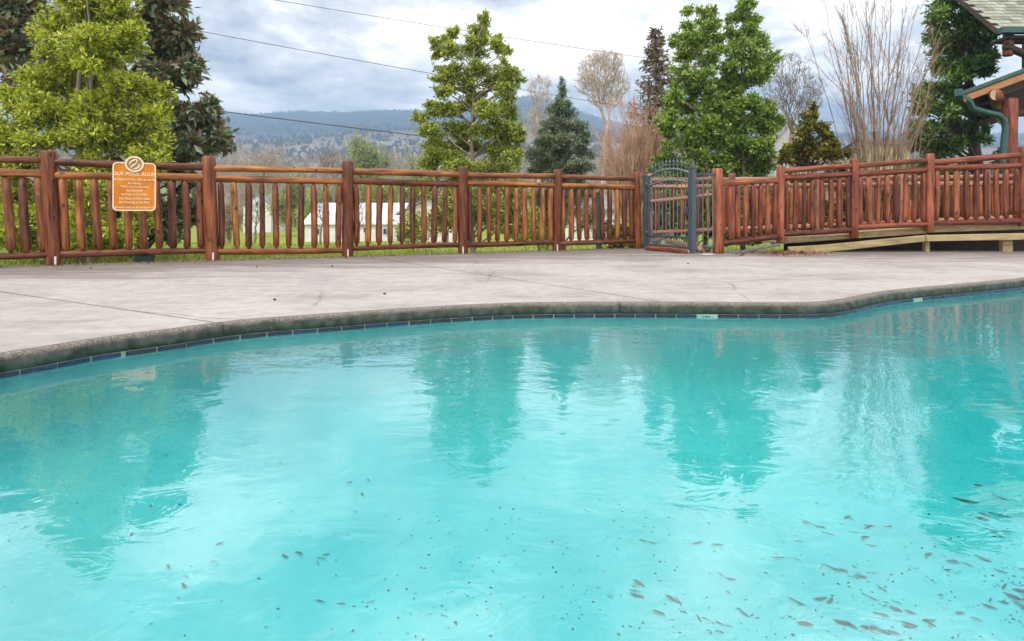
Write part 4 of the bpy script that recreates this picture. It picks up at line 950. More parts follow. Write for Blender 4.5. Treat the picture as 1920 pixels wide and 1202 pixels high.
leafy('golden_shrub', 'golden tipped shrub between the tall holly and the bare vase shrub', 'shrub',
      [(1526, 204, 14, 10), (1515, 222, 22, 12), (1538, 236, 20, 14), (1505, 246, 24, 12), (1478, 276, 22, 10), (1515, 270, 30, 14), (1552, 262, 22, 16), (1495, 296, 34, 12), (1545, 292, 30, 14), (1468, 300, 18, 12), (1575, 290, 24, 16, .7), (1510, 340, 50, 24, .8), (1570, 340, 40, 26, .6), (1530, 395, 60, 30, .8), (1630, 380, 50, 40, .6)],
      14.0, 0.6, 0.07, 7, 0.085, M['leaf_gold'], M['bark_dark'], [(1522, 460), (1522, 350), (1520, 220)], (0.05, 0.012), 0.45)

leafy('dark_bush', 'dark green bush filling the gap behind the iron gate', 'bush', [(1225, 350, 24, 24), (1260, 380, 34, 28), (1300, 370, 34, 28), (1340, 385, 34, 28), (1235, 420, 34, 26), (1290, 430, 40, 26), (1345, 435, 34, 22)], 13.4, 0.4, 0.05, 6, 0.09, M['leaf_dark'], M['bark_dark'], [(1290, 470), (1290, 400), (1290, 360)], (0.03, 0.01), 0.45)
leafy('dark_bush', 'dark green bush behind the ramp railing under the bare vase shrub', 'bush', [(1400, 370, 34, 30), (1440, 400, 40, 30), (1590, 350, 34, 26), (1640, 370, 40, 30), (1690, 360, 36, 28), (1600, 410, 44, 28), (1670, 415, 44, 28), (1500, 420, 44, 28), (1375, 445, 34, 20), (1420, 445, 34, 20), (1455, 440, 30, 22)], 13.6, 0.4, 0.045, 6, 0.09, M['leaf_dark'], M['bark_dark'], [(1600, 470), (1600, 410), (1600, 360)], (0.03, 0.01), 0.45)
leafy('dark_bush', 'dark green bush beside the lodge post behind the ramp railing', 'bush', [(1740, 350, 34, 28), (1790, 360, 36, 30), (1850, 350, 30, 26), (1910, 340, 30, 30), (1760, 405, 40, 28), (1830, 405, 40, 28), (1900, 400, 40, 30), (1960, 370, 40, 50)], 14.0, 0.4, 0.045, 6, 0.09, M['leaf_dark'], M['bark_dark'], [(1810, 470), (1810, 410), (1810, 360)], (0.03, 0.01), 0.45)
def net_tree(name, label, cat, crowns, Y, base, m_, seed, ntip=380, r0=0.25, rmin=0.012, fork=0.3, straight=0.45, fine=3, group=None):
    """a leafless tree grown towards points spread through its crown; limbs thicken by the twigs they carry"""
    r = np.random.default_rng(seed); b = P(base[0], base[1], Y); b.z = float(ground_z(np.array(b.x), np.array(b.y)))
    t = thing(name, label, cat, tuple(b), group); sc = Y / FP
    tot = sum(c[2] * c[3] for c in crowns); tips = []
    for c in crowns:
        n = int(ntip * c[2] * c[3] / tot); o = np.array(P(c[0], c[1], Y))
        q = unit(r.normal(size=(n, 3))) * (r.uniform(0.15, 1, (n, 1)) ** 0.4); tips.append(o + q * np.array([c[2] * sc, c[2] * sc * 0.9, c[3] * sc]))
    tips = np.concatenate(tips); bot = np.array([b.x, b.y, b.z - 0.1]); cb = tips.mean(0).copy(); top = np.array([cb[0], cb[1], b.z + (tips[:, 2].max() - b.z) * fork])
    nodes = [bot + (top - bot) * k / 6 + r.normal(0, 0.01, 3) * (k > 0) for k in range(7)]; par = [-1, 0, 1, 2, 3, 4, 5]; pl = [0.0] * 7
    for k in range(7): pl[k] = np.linalg.norm(nodes[k] - bot)
    order = np.argsort(np.linalg.norm(tips - top, axis=1))
    for i in order:
        A = np.array(nodes[4:]); d = np.linalg.norm(A - tips[i], axis=1); cost = d + straight * np.array(pl[4:])
        cost = cost + np.where(A[:, 2] > tips[i][2] + 0.2, 1.5, 0)
        j = int(np.argmin(cost)) + 4; a = nodes[j]; v = tips[i] - a; ln = np.linalg.norm(v); k = max(1, min(6, int(ln / (sc * 7)))); prev = j
        sag = np.array([0, 0, 1.0]) * ln * r.uniform(-0.02, 0.10) + r.normal(0, 0.04, 3) * ln
        for m in range(1, k + 1):
            f = m / k; nodes.append(a + v * f + sag * math.sin(math.pi * f) + (r.normal(0, 0.02, 3) * ln / k if m < k else 0)); par.append(prev); prev = len(nodes) - 1; pl.append(pl[par[-1]] + ln / k)
    nodes = np.array(nodes); par = np.array(par); w_ = np.zeros(len(nodes)); kids = np.bincount(par[1:], minlength=len(nodes)); w_[kids == 0] = 1
    for i in range(len(nodes) - 1, 0, -1): w_[par[i]] += w_[i]
    rad = rmin + (r0 - rmin) * (w_ / w_[0]) ** 0.72; rad[w_ <= 1] = rmin
    mb = MB(); i = np.arange(1, len(nodes)); mb.twigs(nodes[par[i]], nodes[i], np.minimum(rad[par[i]], rad[i] * 1.25), rad[i])
    mb.tube(nodes[:7], np.linspace(r0 * 1.25, rad[6], 7), 8)
    e = nodes[kids == 0]; pe = nodes[par[kids == 0]]; dr = unit(e - pe)
    for _ in range(fine):
        ln = sc * r.uniform(4, 10, (len(e), 1)); s_ = pe + (e - pe) * r.uniform(0.0, 1.0, (len(e), 1)); mb.twigs(s_, s_ + unit(dr + r.normal(0, 0.55, dr.shape)) * ln, rmin * 0.75, rmin * 0.4)
    mb.build('trunk', m_, t, True); return t
def bare(name, label, cat, px, py0, py1, wpx, Y, mbark, seed, levels=5, trunk_f=0.3, r0=0.09, vase=0, leafm=None, nch=(3, 4), leaf_n=0, leaf_size=0.05, group=None, upb=0.55, tw=4, kmin=0.004, angs=(0.3, 0.75), hr=(0.66, 0.97)):
    """a leafless tree: py0 the top, py1 where the trunk meets the ground or fence line"""
    r = np.random.default_rng(seed)
    b = P(px, py1, Y); b.z = float(ground_z(np.array(b.x), np.array(b.y))); topz = P(px, py0, Y).z; H = topz - b.z; W = wpx / FP * Y
    t = thing(name, label, cat, tuple(b), group)
    mb = MB(); tw0, tw1, twr = [], [], []
    ends = []
    def grow(p, d, ln, rad, lv):
        n = 4; pts = [p]; dd = d.copy()
        for i in range(n):
            dd = unit(dd + r.normal(0, 0.11, 3) + np.array([0, 0, upb * 0.13])); pts.append(pts[-1] + dd * ln / n)
        pts = np.array(pts); r1 = max(rad * 0.55, kmin)
        mb.tube(pts, np.linspace(rad, r1, n + 1), 6 if lv > 3 else 4, False)
        if lv <= 0:
            ends.append(pts[-1]); return
        k = r.integers(nch[0], nch[1] + 1)
        for j in range(k):
            f = r.uniform(0.35, 1.0) if j else 1.0
            i = min(n, int(f * n)); q = pts[i]
            side_ = unit(np.cross(dd, r.normal(size=3)))
            ang = r.uniform(*angs) if j else r.uniform(0.05, 0.3)
            nd = unit(dd * math.cos(ang) + side_ * math.sin(ang) * np.array([W / H * 1.6, W / H * 1.6, 1.0]))
            grow(q, nd, ln * r.uniform(0.6, 0.82) * (0.62 if lv == levels else 1), max(r1 * r.uniform(0.6, 0.9), kmin), lv - 1)
    if vase:
        for k in range(vase):
            a = (k + r.uniform(0.1, 0.9)) / vase * 2 - 1
            tx = a * W * 0.5; ty_ = r.normal(0, W * 0.18)
            h_ = H * r.uniform(*hr) * (1 - 0.22 * abs(a) ** 2)
            p = np.array([b.x + tx * 0.13 + r.normal(0, 0.05), b.y + ty_ * 0.15, b.z - 0.05])
            e = np.array([b.x + tx, b.y + ty_, b.z + h_])
            u_ = np.linspace(0, 1, 12)[:, None]
            bend = np.array([0, 0, 1]) * np.sin(u_ * math.pi) * 0.08 * H
            c = p + (e - p) * np.concatenate([u_ ** 1.25, u_ ** 1.25, u_], 1) + bend * 0.5 + np.cumsum(r.normal(0, 0.02, (12, 3)), 0) * H / 3
            rad = np.linspace(r0 * r.uniform(0.6, 1.1), kmin, 12); mb.tube(c, rad, 5, False)
            for m_ in range(tw):
                i = r.integers(3, 11); d = unit(c[i] - c[i - 1]); s2 = unit(np.cross(d, r.normal(size=3)))
                dd = unit(d * 0.9 + s2 * r.uniform(0.18, 0.5)); ln = H * r.uniform(0.1, 0.32) * (1.1 - i / 12)
                ee = c[i] + dd * ln + np.array([0, 0, ln * 0.1]); mid = (c[i] + ee) / 2 + r.normal(0, 0.02, 3)
                mb.tube([c[i], mid, ee], [rad[i] * 0.6, rad[i] * 0.45 + kmin * 0.3, kmin * 0.7], 4, False)
                for _ in range(tw):
                    f = r.uniform(0.3, 1); q = c[i] + (ee - c[i]) * f; d3 = unit(dd + r.normal(0, 0.4, 3)); l3 = ln * r.uniform(0.2, 0.5)
                    tw0.append(q); tw1.append(q + d3 * l3); ends.append(tw1[-1])
        if tw0: mb.twigs(tw0, tw1, kmin * 0.8, kmin * 0.4)
    else:
        grow(np.array([b.x, b.y, b.z - 0.1]), np.array([0.0, 0, 1]), H * trunk_f, r0, levels)
        E = np.array(ends)
        for _ in range(tw):
            tw1_ = E + unit(r.normal(size=E.shape) + np.array([0, 0, 0.5])) * H * r.uniform(0.02, 0.06, (len(E), 1)); mb.twigs(E, tw1_, kmin * 0.7, kmin * 0.35)
        # fit the crown to the height and width seen
        V = np.concatenate(mb.V); zt = np.percentile(V[:, 2], 99.7); xs = np.percentile(np.abs(V[:, 0] - b.x), 98)
        kz = H / (zt - b.z); kx = (W / 2) / max(xs, 1e-3)
        for v in mb.V:
            hgt = np.clip((v[:, 2] - b.z) / (zt - b.z), 0, 1)
            k_ = 1 + (kx - 1) * np.clip(hgt * 2.5, 0, 1)
            v[:, 0] = b.x + (v[:, 0] - b.x) * k_; v[:, 1] = b.y + (v[:, 1] - b.y) * k_; v[:, 2] = b.z + (v[:, 2] - b.z) * kz
        E[:, 2] = b.z + (E[:, 2] - b.z) * kz; E[:, 0] = b.x + (E[:, 0] - b.x) * kx; ends = list(E)
    mb.build('trunk' if not vase else 'stems', mbark, t, True)
    if leaf_n:
        E = np.array(ends); pos = np.repeat(E, leaf_n, 0) + r.normal(0, H * 0.02, (len(E) * leaf_n, 3))
        V, F = leaves_mesh(pos, r.normal(size=pos.shape) + np.array([0, 0, 0.3]), leaf_size * r.uniform(0.6, 1.3, len(pos)), 0.5)
        build('crown', V - np.array(t.location), [F], leafm, t, False, t.location)
    return t
bare('bare_shrub', 'tall bare vase shaped shrub with many tan stems, right of the golden shrub', 'shrub', 1645, -45, 330, 270, 13.2, M['twig_tan'], 3, r0=0.023, vase=34, tw=8, kmin=0.0035, hr=(0.78, 1.06))
bare('twiggy_shrub', 'reddish leafless shrub of fine twigs, left of the holly behind the gate', 'shrub', 1190, 168, 340, 150, 16.5, M['twig_red'], 4, r0=0.018, vase=95, tw=7, kmin=0.0055, hr=(0.72, 1.02))
net_tree('bare_tree', 'rounded leafless tree standing above the reddish twiggy shrub', 'tree', [(1127, 135, 46, 40), (1104, 160, 28, 22), (1155, 160, 28, 24), (1140, 112, 30, 18), (1120, 185, 20, 16), (1146, 188, 20, 16)], 42, (1131, 400), M['twig_pale'], 5, 2000, 0.17, 0.011, 0.34, 0.85, 4)
net_tree('bare_tree', 'thin leafless tree rising between the olive tree and the juniper', 'tree', [(1012, 165, 24, 26), (1018, 200, 26, 30), (1000, 230, 20, 30)], 38, (1012, 400), M['twig_pale'], 6, 800, 0.12, 0.009, 0.4, 0.6, 4)
net_tree('bare_tree', 'grey leafless fan shaped tree to the right of the tall holly', 'tree', [(1482, 130, 36, 34), (1500, 165, 46, 34), (1462, 170, 34, 34), (1490, 205, 40, 24), (1520, 190, 24, 26)], 27, (1478, 380), M['twig_grey'], 7, 1500, 0.14, 0.006, 0.28, 0.7, 4)
net_tree('bare_tree', 'low leafless tree in front of the valley, above the long fence', 'tree', [(632, 305, 34, 20), (615, 300, 18, 18)], 60, (636, 420), M['twig_grey'], 8, 420, 0.16, 0.013, 0.4)

def conifer(px, py0, py1, wpx, Y, label):
    b = P(px, py1, Y); b.z = float(ground_z(np.array(b.x), np.array(b.y))); tz = P(px, py0, Y).z; H = tz - b.z; W = wpx / FP * Y / 2
    t = thing('spruce_tree', label, 'tree', tuple(b)); r = np.random.default_rng(8); mb = MB(); mb.tube([tuple(b), (b.x, b.y, b.z + H * 0.5), (b.x, b.y, tz)], [0.2, 0.12, 0.01], 7)
    pos, dr = [], []
    vis0 = 0.35
    for lv in np.linspace(vis0, 0.985, 24):
        z = b.z + H * lv; rad = W * min(1.0, (1.02 - lv) / (1.02 - vis0) * 1.0) * r.uniform(0.75, 1.15) + 0.08
        for k in range(7):
            a = r.uniform(0, 6.28); d = np.array([math.cos(a), math.sin(a), 0]); e = np.array([b.x, b.y, z]) + d * rad + np.array([0, 0, rad * r.uniform(-0.15, 0.2)])
            s = np.array([b.x, b.y, z]); m_ = (s + e) / 2 - np.array([0, 0, rad * 0.12]); mb.tube([s, m_, e], [0.03, 0.02, 0.006], 4, False)
            n = int(14 + 22 * rad); f = r.uniform(0.1, 1, n)[:, None]
            q = np.where(f < 0.5, s + (m_ - s) * f * 2, m_ + (e - m_) * (f * 2 - 1)); pos.append(q + r.normal(0, 0.05, (n, 3))); dr.append(np.repeat(d[None], n, 0) * 0.6 + r.normal(0, 0.7, (n, 3)) - np.array([0, 0, 0.45]))
    mb.build('trunk', M['bark_dark'], t, True); pos = np.concatenate(pos); dr = np.concatenate(dr)
    V, F = leaves_mesh(pos, dr, 0.26 * r.uniform(0.6, 1.2, len(pos)), 0.3); build('crown', V - np.array(t.location), [F], M['leaf_spruce'], t, False, t.location)
conifer(1230, 52, 330, 150, 27, 'brownish spruce with layered branches behind the holly and the twiggy shrub')

# budding trees and bushes of the valley, each a thing
def puff(name, label, cat, px, py0, wpx, Y, m_, n=1400, size=0.5, seed=1, group=None, mb_=None):
    b = P(px, 420, Y); b.z = float(ground_z(np.array(b.x), np.array(b.y))); tz = P(px, py0, Y).z; H = tz - b.z; W = wpx / FP * Y / 2
    r = np.random.default_rng(seed); t = thing(name, label, cat, tuple(b), group)
    k = 26; hub = unit(r.normal(size=(k, 3))) * r.uniform(0.35, 0.95, (k, 1)) * np.array([W, W, H * 0.44]); hub += np.array([b.x, b.y, b.z + H * 0.54])
    mb = MB(); mb.tube([tuple(b), (b.x, b.y, b.z + H * 0.45)], [H * 0.02, H * 0.012], 6)
    for h in hub: mb.tube([(b.x, b.y, b.z + H * r.uniform(0.12, 0.45)), tuple((np.array([b.x, b.y, b.z + H * 0.45]) + h) / 2), tuple(h)], [H * 0.008, H * 0.005, H * 0.002], 4, False)
    i = r.integers(0, k, n); pos = hub[i] + r.normal(0, 0.2, (n, 3)) * np.array([W, W, H * 0.4])
    mb.twigs(hub[i], pos, H * 0.0016, H * 0.0008)
    mb.build('trunk', mb_ or M['twig_grey'], t, True)
    V, F = leaves_mesh(np.repeat(pos, 3, 0) + r.normal(0, size * 0.6, (n * 3, 3)), r.normal(size=(n * 3, 3)) + np.array([0, 0, 0.4]), size * r.uniform(0.5, 1.2, n * 3), 0.45)
    build('crown', V - np.array(t.location), [F], m_, t, False, t.location); return t
puff('budding_tree', 'round pale green budding tree standing above the tan woods', 'tree', 690, 250, 76, 95, M['leaf_bud'], 2200, 0.55, 2)
for k, (px, py0, wpx, Y, lab) in enumerate([(545, 335, 70, 72, 'yellow green bush beside the white house, seen through the fence'), (600, 345, 64, 66, 'yellow green bush left behind the white shed roof'), (662, 338, 70, 68, 'yellow green bush rising behind the middle of the white shed roof'), (725, 340, 66, 68, 'yellow green bush behind the gable end of the white shed'),
                                           (775, 300, 60, 80, 'yellow tinged budding tree left of the olive tree')]):
    puff('budding_bush', lab, 'bush', px, py0, wpx, Y, M['leaf_bud'], 1500, 0.38, 30 + k)
for k, (px, py0, wpx, Y, m_, lab) in enumerate([(430, 372, 60, 40, 'leaf_tanbud', 'tan leafless bush just right of the second log post'), (775, 395, 60, 24, 'leaf_olive', 'low green bush in front of the white gabled house'), (1010, 385, 70, 20, 'leaf_olive', 'low green bush under the juniper, behind the fence'), (1165, 428, 60, 15, 'leaf_gold', 'low golden bush behind the last fence panel before the gate')]):
    puff('low_bush', lab, 'bush', px, py0, wpx, Y, M[m_], 900, 0.16, 60 + k)
net_tree('bare_sapling', 'thin leafless sapling in front of the left end of the white shed', 'tree', [(600, 378, 17, 26), (604, 402, 15, 24)], 40, (600, 440), M['twig_grey'], 41, 260, 0.07, 0.008, 0.3, 0.5)
net_tree('bare_sapling', 'thin leafless sapling in front of the middle of the white shed', 'tree', [(668, 386, 15, 26), (672, 410, 13, 24)], 40, (668, 440), M['twig_grey'], 42, 260, 0.07, 0.008, 0.3, 0.5)
net_tree('bare_sapling', 'thin leafless sapling beside the two storey white house', 'tree', [(478, 376, 18, 26), (482, 400, 16, 24)], 40, (478, 440), M['twig_grey'], 43, 260, 0.07, 0.008, 0.3, 0.5)
net_tree('bare_sapling', 'thin leafless sapling in front of the gabled house', 'tree', [(838, 376, 17, 26), (842, 400, 15, 24)], 40, (838, 440), M['twig_grey'], 44, 260, 0.07, 0.008, 0.3, 0.5)
# the tan woods across the valley: one mass of bare trees
def woods():
    r = np.random.default_rng(12); mb = MB(); lp, ld, ls = [], [], []
    for k in range(330):
        Y = r.uniform(95, 210); px = r.uniform(-500, 2400); x = (px - CX) / FP * Y
        if 560 < px < 820 and Y < 130: continue
        zt = CH + (CY - r.uniform(268, 300)) / FP * Y; z0 = float(ground_z(np.array(x), np.array(Y))); H = zt - z0; W = H * r.uniform(0.25, 0.42)
        mb.tube([(x, Y, z0), (x + r.normal(0, .3), Y, z0 + H * 0.5), (x + r.normal(0, .5), Y, z0 + H * 0.8)], [0.2, 0.14, 0.05], 4, False)
        n = 26; a = r.uniform(0, 6.28, n); s = np.column_stack([np.full(n, x), np.full(n, Y), z0 + H * r.uniform(0.2, 0.75, n)])
        e = s + np.column_stack([np.cos(a) * W * r.uniform(0.3, 1, n), np.sin(a) * W * r.uniform(0.3, 1, n), H * r.uniform(0.1, 0.3, n)]); mb.twigs(s, e, 0.06, 0.015)
        m_ = 260; i = r.integers(0, n, m_); f = r.uniform(0.3, 1, (m_, 1)); q = s[i] + (e[i] - s[i]) * f; q2 = q + r.normal(0, 1, (m_, 3)) * np.array([0.5, 0.5, 0.4]) + np.array([0, 0, H * 0.07]); mb.twigs(q, q2, 0.026, 0.012)
        i = r.integers(0, m_, 90); lp.append(q2[i] + r.normal(0, 0.5, (90, 3))); ld.append(r.normal(size=(90, 3))); ls.append(r.uniform(0.25, 0.6, 90))
    o = stuff(mb.build('woods', M['twig_woods'], None, True))
    V, F = leaves_mesh(np.concatenate(lp), np.concatenate(ld), np.concatenate(ls), 0.5); build('buds', V, [F], M['leaf_tanbud'], o)
woods()
def far_woods():
    r = np.random.default_rng(13); n = 6000
    Y = 400 + 800 * r.uniform(0, 1, n) ** 2.0; px = r.uniform(-900, 2800, n); x = (px - CX) / FP * Y; z = hill_z(px, Y)
    pos, dr, sz = [], [], []
    for k in range(7):
        h = r.uniform(4, 11, n); pos.append(np.column_stack([x + r.normal(0, 2, n), Y + r.normal(0, 2, n), z - 1.5 + r.uniform(0, 2, n)])); dr.append(np.column_stack([r.normal(0, .5, n), r.normal(0, .5, n), np.full(n, 0.8)])); sz.append(h)
    V, F = leaves_mesh(np.concatenate(pos), np.concatenate(dr), np.concatenate(sz), 0.5); stuff(build('far_woods', V, [F], M['far_leaf']))
    m_ = 2600; px = r.uniform(-700, 2600, m_); ryy = np.interp(px, [a for a, b in rid], [b for a, b in rid]); Y = YR + r.uniform(-15, 8, m_); x = (px - CX) / FP * YR; z = CH + (CY - ryy) / FP * YR
    V, F = leaves_mesh(np.column_stack([x, Y, z - 3]), np.column_stack([r.normal(0, .12, m_), r.normal(0, .1, m_), np.ones(m_)]), r.uniform(4, 7, m_), 0.7); stuff(build('ridge_woods', V, [F], M['far_leaf']))
far_woods()
def grass():
    r = np.random.default_rng(14); n = 60000
    Y = 8 + 34 * r.uniform(0, 1, n) ** 1.6; x = r.uniform(-1.0, 1.0, n) * (6 + Y * 0.85); ok = ~inside_deck(x, Y, -0.12) & ~((x > 2.6) & (Y < 13.2))
    x, Y = x[ok], Y[ok]; z = ground_z(x, Y); m_ = len(x); h = r.uniform(0.05, 0.16, m_) * (1 + (Y > 18) * 0.4); w_ = h * 0.1; a = r.uniform(0, 3.14, m_)
    dx, dy = np.cos(a) * w_, np.sin(a) * w_
    V = np.stack([np.column_stack([x - dx, Y - dy, z - 0.01]), np.column_stack([x + dx, Y + dy, z - 0.01]), np.column_stack([x + r.normal(0, .4, m_) * h, Y + r.normal(0, .4, m_) * h, z + h])], 1).reshape(-1, 3)
    stuff(build('grass', V, [np.arange(m_ * 3).reshape(-1, 3)], M['grass_blade']))
grass()

# ------------------------------------------------------------------ buildings beyond the fence
def house(name, label, x0, x1, yb, ye, yr, Y, dep, mw, mr, gable=False, wins=(), over=0.25):
    """x0..x1, base, eave and ridge heights in pixels of the front face at distance Y; gable: the front is the gable end"""
    a = P(x0, yb, Y); b_ = P(x1, yb, Y); ze = P(0, ye, Y).z; zr_ = P(0, yr, Y).z; z0 = min(a.z, float(ground_z(np.array(a.x), np.array(Y)))) - 0.3
    t = thing(name, label, 'house', ((a.x + b_.x) / 2, Y, z0))
    mb = MB()
    if gable:
        xm = (a.x + b_.x) / 2
        mb.prism([Vector((a.x, Y, z0)), Vector((b_.x, Y, z0)), Vector((b_.x, Y, ze)), Vector((xm, Y, zr_)), Vector((a.x, Y, ze))], (0, 0, 0), (0, dep, 0)); recalc(mb.build('wall', mw, t))
        for s, xa in ((-1, a.x - over), (1, b_.x + over)):
            zl = ze - (zr_ - ze) * over / (xm - a.x); mb = MB(); p = [Vector((xa, Y, zl + 0.04)), Vector((xm, Y, zr_ + 0.04)), Vector((xm, Y, zr_ + 0.18)), Vector((xa, Y, zl + 0.18))]
            mb.prism(p, (0, -over, 0), (0, dep + over, 0)); recalc(mb.build('roof_slope', mr, t))
    else:
        mb.box(((a.x + b_.x) / 2, Y + dep / 2, (z0 + ze) / 2), (b_.x - a.x, dep, ze - z0)); mb.build('wall', mw, t)
        ym = Y + dep / 2
        mb = MB(); mb.prism([Vector((a.x + 0.02, Y + 0.02, ze)), Vector((a.x + 0.02, Y + dep - 0.02, ze)), Vector((a.x + 0.02, ym, zr_ - 0.05))], (0, 0, 0), (b_.x - a.x - 0.04, 0, 0)); recalc(mb.build('gable', mw, t))
        for s, yy_ in ((-1, Y - over), (1, Y + dep + over)):
            zl = ze - (zr_ - ze) * over / (dep / 2); mb = MB(); p = [Vector((a.x, yy_, zl + 0.03)), Vector((a.x, ym, zr_ + 0.03)), Vector((a.x, ym, zr_ + 0.13)), Vector((a.x, yy_, zl + 0.13))]
            mb.prism(p, (-over, 0, 0), (b_.x - a.x + over, 0, 0)); rf = recalc(mb.build('roof_slope', mr, t))
            if s == -1 and mr is M['metal_roof']:
                for k in range(14):
                    xx = a.x + (b_.x - a.x) * (k + 0.5) / 14; mb = MB(); mb.tube([(xx, yy_, zl + 0.15), (xx, ym, zr_ + 0.15)], 0.025, 4); mb.build('roof_seam', mr, t)
    for wx, wy, ww, wh in wins:
        c = P(wx, wy, Y); w_, h_ = ww / FP * Y, wh / FP * Y
        mb = MB(); mb.box((c.x, Y - 0.02, c.z), (w_ * 1.25, 0.08, h_ * 1.2)); f = mb.build('window', M['white_wall'], t)
        mb = MB(); mb.box((c.x, Y - 0.055, c.z), (w_, 0.05, h_)); mb.build('pane', M['window'], f)
    return t
house('white_shed', 'long low white building with a pale metal roof, seen through the fence', 572, 744, 456, 420, 381, 52, 9.0, M['white_wall'], M['metal_roof'], wins=((596, 434, 6, 10), (636, 436, 7, 14), (685, 431, 6, 8), (722, 434, 6, 10)))
house('white_house', 'small two storey white house with a gable, left of the low white building', 456, 508, 440, 385, 366, 92, 7.0, M['white_wall'], M['grey_roof'], True, wins=((462, 383, 5, 8), (482, 383, 5, 8), (494, 383, 5, 8), (470, 408, 6, 8), (490, 408, 6, 8)))
house('gabled_house', 'white gabled house with a dark roof edge behind green bushes', 752, 860, 450, 400, 372, 50, 8.0, M['white_wall'], M['grey_roof'], True, wins=((790, 412, 9, 12), (825, 412, 9, 12)), over=0.4)
house('white_cottage', 'white cottage wall glimpsed between the balusters left of the gate', 1058, 1192, 462, 395, 372, 34, 6.0, M['white_wall'], M['grey_roof'], wins=((1090, 420, 10, 16), (1140, 420, 10, 16)))
house('grey_house', 'grey gabled roof far off between the tall holly and the golden shrub', 1452, 1516, 300, 264, 228, 60, 7.0, M['grey_wall'], M['grey_roof'], True)
house('tan_house', 'tan walled house glimpsed behind the evergreen and the bare vase shrub', 1650, 1706, 430, 272, 254, 58, 7.0, M['tan_wall'], M['brown_roof'], wins=((1690, 290, 8, 14),))
for (px, Y, wpx, hpx, m_, lab) in ((478, 720, 7, 4, 'white_wall', 'tiny white house on the wooded slope, highest of the far houses'), (416, 560, 9, 5, 'white_wall', 'tiny white house low on the slope beside the magnolia'), (470, 540, 11, 6, 'white_wall', 'tiny white barn at the edge of the tan woods'), (618, 520, 13, 9, 'white_wall', 'tiny brown roofed house above the tan woods'), (715, 650, 8, 4, 'white_wall', 'tiny pale house right of the budding tree on the slope')):
    z = float(hill_z(np.array(px), np.array(Y))) + 3; x = (px - CX) / FP * Y; w_, h_ = wpx / FP * Y, hpx / FP * Y
    t = thing('far_house', lab, 'house', (x, Y, z)); mb = MB(); mb.box((x, Y, z + h_ * 0.25), (w_, w_ * 0.7, h_ * 1.5)); mb.build('wall', M[m_], t)
    mb = MB(); mb.prism([Vector((x - w_ * 0.6, Y - w_ * 0.4, z + h_)), Vector((x + w_ * 0.6, Y - w_ * 0.4, z + h_)), Vector((x, Y - w_ * 0.4, z + h_ * 1.9))], (0, 0, 0), (0, w_ * 0.8, 0)); recalc(mb.build('roof', M['brown_roof'] if px == 618 else M['grey_roof'], t))

# ------------------------------------------------------------------ the log lodge at the right
lodge = thing('log_lodge', 'log lodge corner with green gutters and a shingled roof, right edge', 'lodge', tuple(P(1890, 430, 12.6)))
YL = 12.5
cA, cB = P(1804, 180, YL), P(2240, 17, YL)          # rake edge of the porch roof
sl_ = (cB - cA).normalized(); up_ = Vector((-sl_.z, 0, sl_.x))
SK = Vector((0.80, 0.9, 0))      # the lodge stands askew: its side wall runs back to the right
def slab3(name, p, q, d0, d1, y0, y1, m_, bev=0.006):
    """board along p..q (in the plane of the front), between offsets d0..d1 above the line, from depth y0 to y1"""
    mb = MB(); mb.prism([p + up_ * d0, q + up_ * d0, q + up_ * d1, p + up_ * d1], tuple(SK * y0), tuple(SK * y1)); o = recalc(mb.build(name, m_, lodge)); soften(o, bev); return o
slab3('fascia', cA, cB, -0.14, 0.0, -0.02, 0.03, M['fascia'])
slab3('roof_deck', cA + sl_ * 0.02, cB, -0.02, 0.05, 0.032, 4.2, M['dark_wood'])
slab3('drip_edge', cA - sl_ * 0.05, cB, 0.004, 0.085, -0.06, 0.028, M['green_metal'])
slab3('porch_roofing', cA - sl_ * 0.05, cB, 0.055, 0.085, 0.03, 4.3, M['green_metal'])
def lbox(name, c, size, m_, bev=0.006, rz=0.0): mb = MB(); mb.box(tuple(c), size, rz); o = mb.build(name, m_, lodge); soften(o, bev); return o
lbox('gutter', P(1797, 174, YL) + SK * 2.0, (0.14, 4.9, 0.15), M['green_metal'], rz=-math.atan2(0.8, 0.9))
for y in (0.5, 1.6, 2.7, 3.8):
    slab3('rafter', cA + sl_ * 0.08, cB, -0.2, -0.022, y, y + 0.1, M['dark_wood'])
o = log_obj('log_beam', P(1866, 178, YL - 0.1), P(1866, 178, YL - 0.1) + SK * 3.6, 0.125, 0.125, M['log_post'], lodge, sd_(), sides=16, segs=6, wob=0.02)
mb = MB(); e = P(1866, 178, YL - 0.104); mb.tube([e, e + Vector((0, 0.0035, 0))], 0.108, 18); mb.build('beam_end', M['end_grain'], lodge)
gz = -0.3
for px, r_, zt in ((1893, 0.15, 185), (2110, 0.15, 110)):
    p = P(px, zt, YL + 0.25); log_obj('log_post', Vector((p.x, p.y, gz)), p, r_, r_ * 0.96, M['log_red'], lodge, sd_(), sides=16, segs=8, wob=0.02)
log_obj('log_beam', P(1840, 212, YL + 0.65), P(2150, 208, YL + 0.65), 0.09, 0.09, M['dark_wood'], lodge, sd_(), sides=12)
mb = MB(); dp = [(1799, 176), (1818, 190), (1824, 203), (1850, 211), (1872, 216), (1882, 224), (1885, 240), (1883, 262), (1880, 300), (1879, 420)]
mb.tube([P(x, y, YL + 0.02) for x, y in dp], 0.066, 8); mb.build('downspout', M['green_metal'], lodge, True)
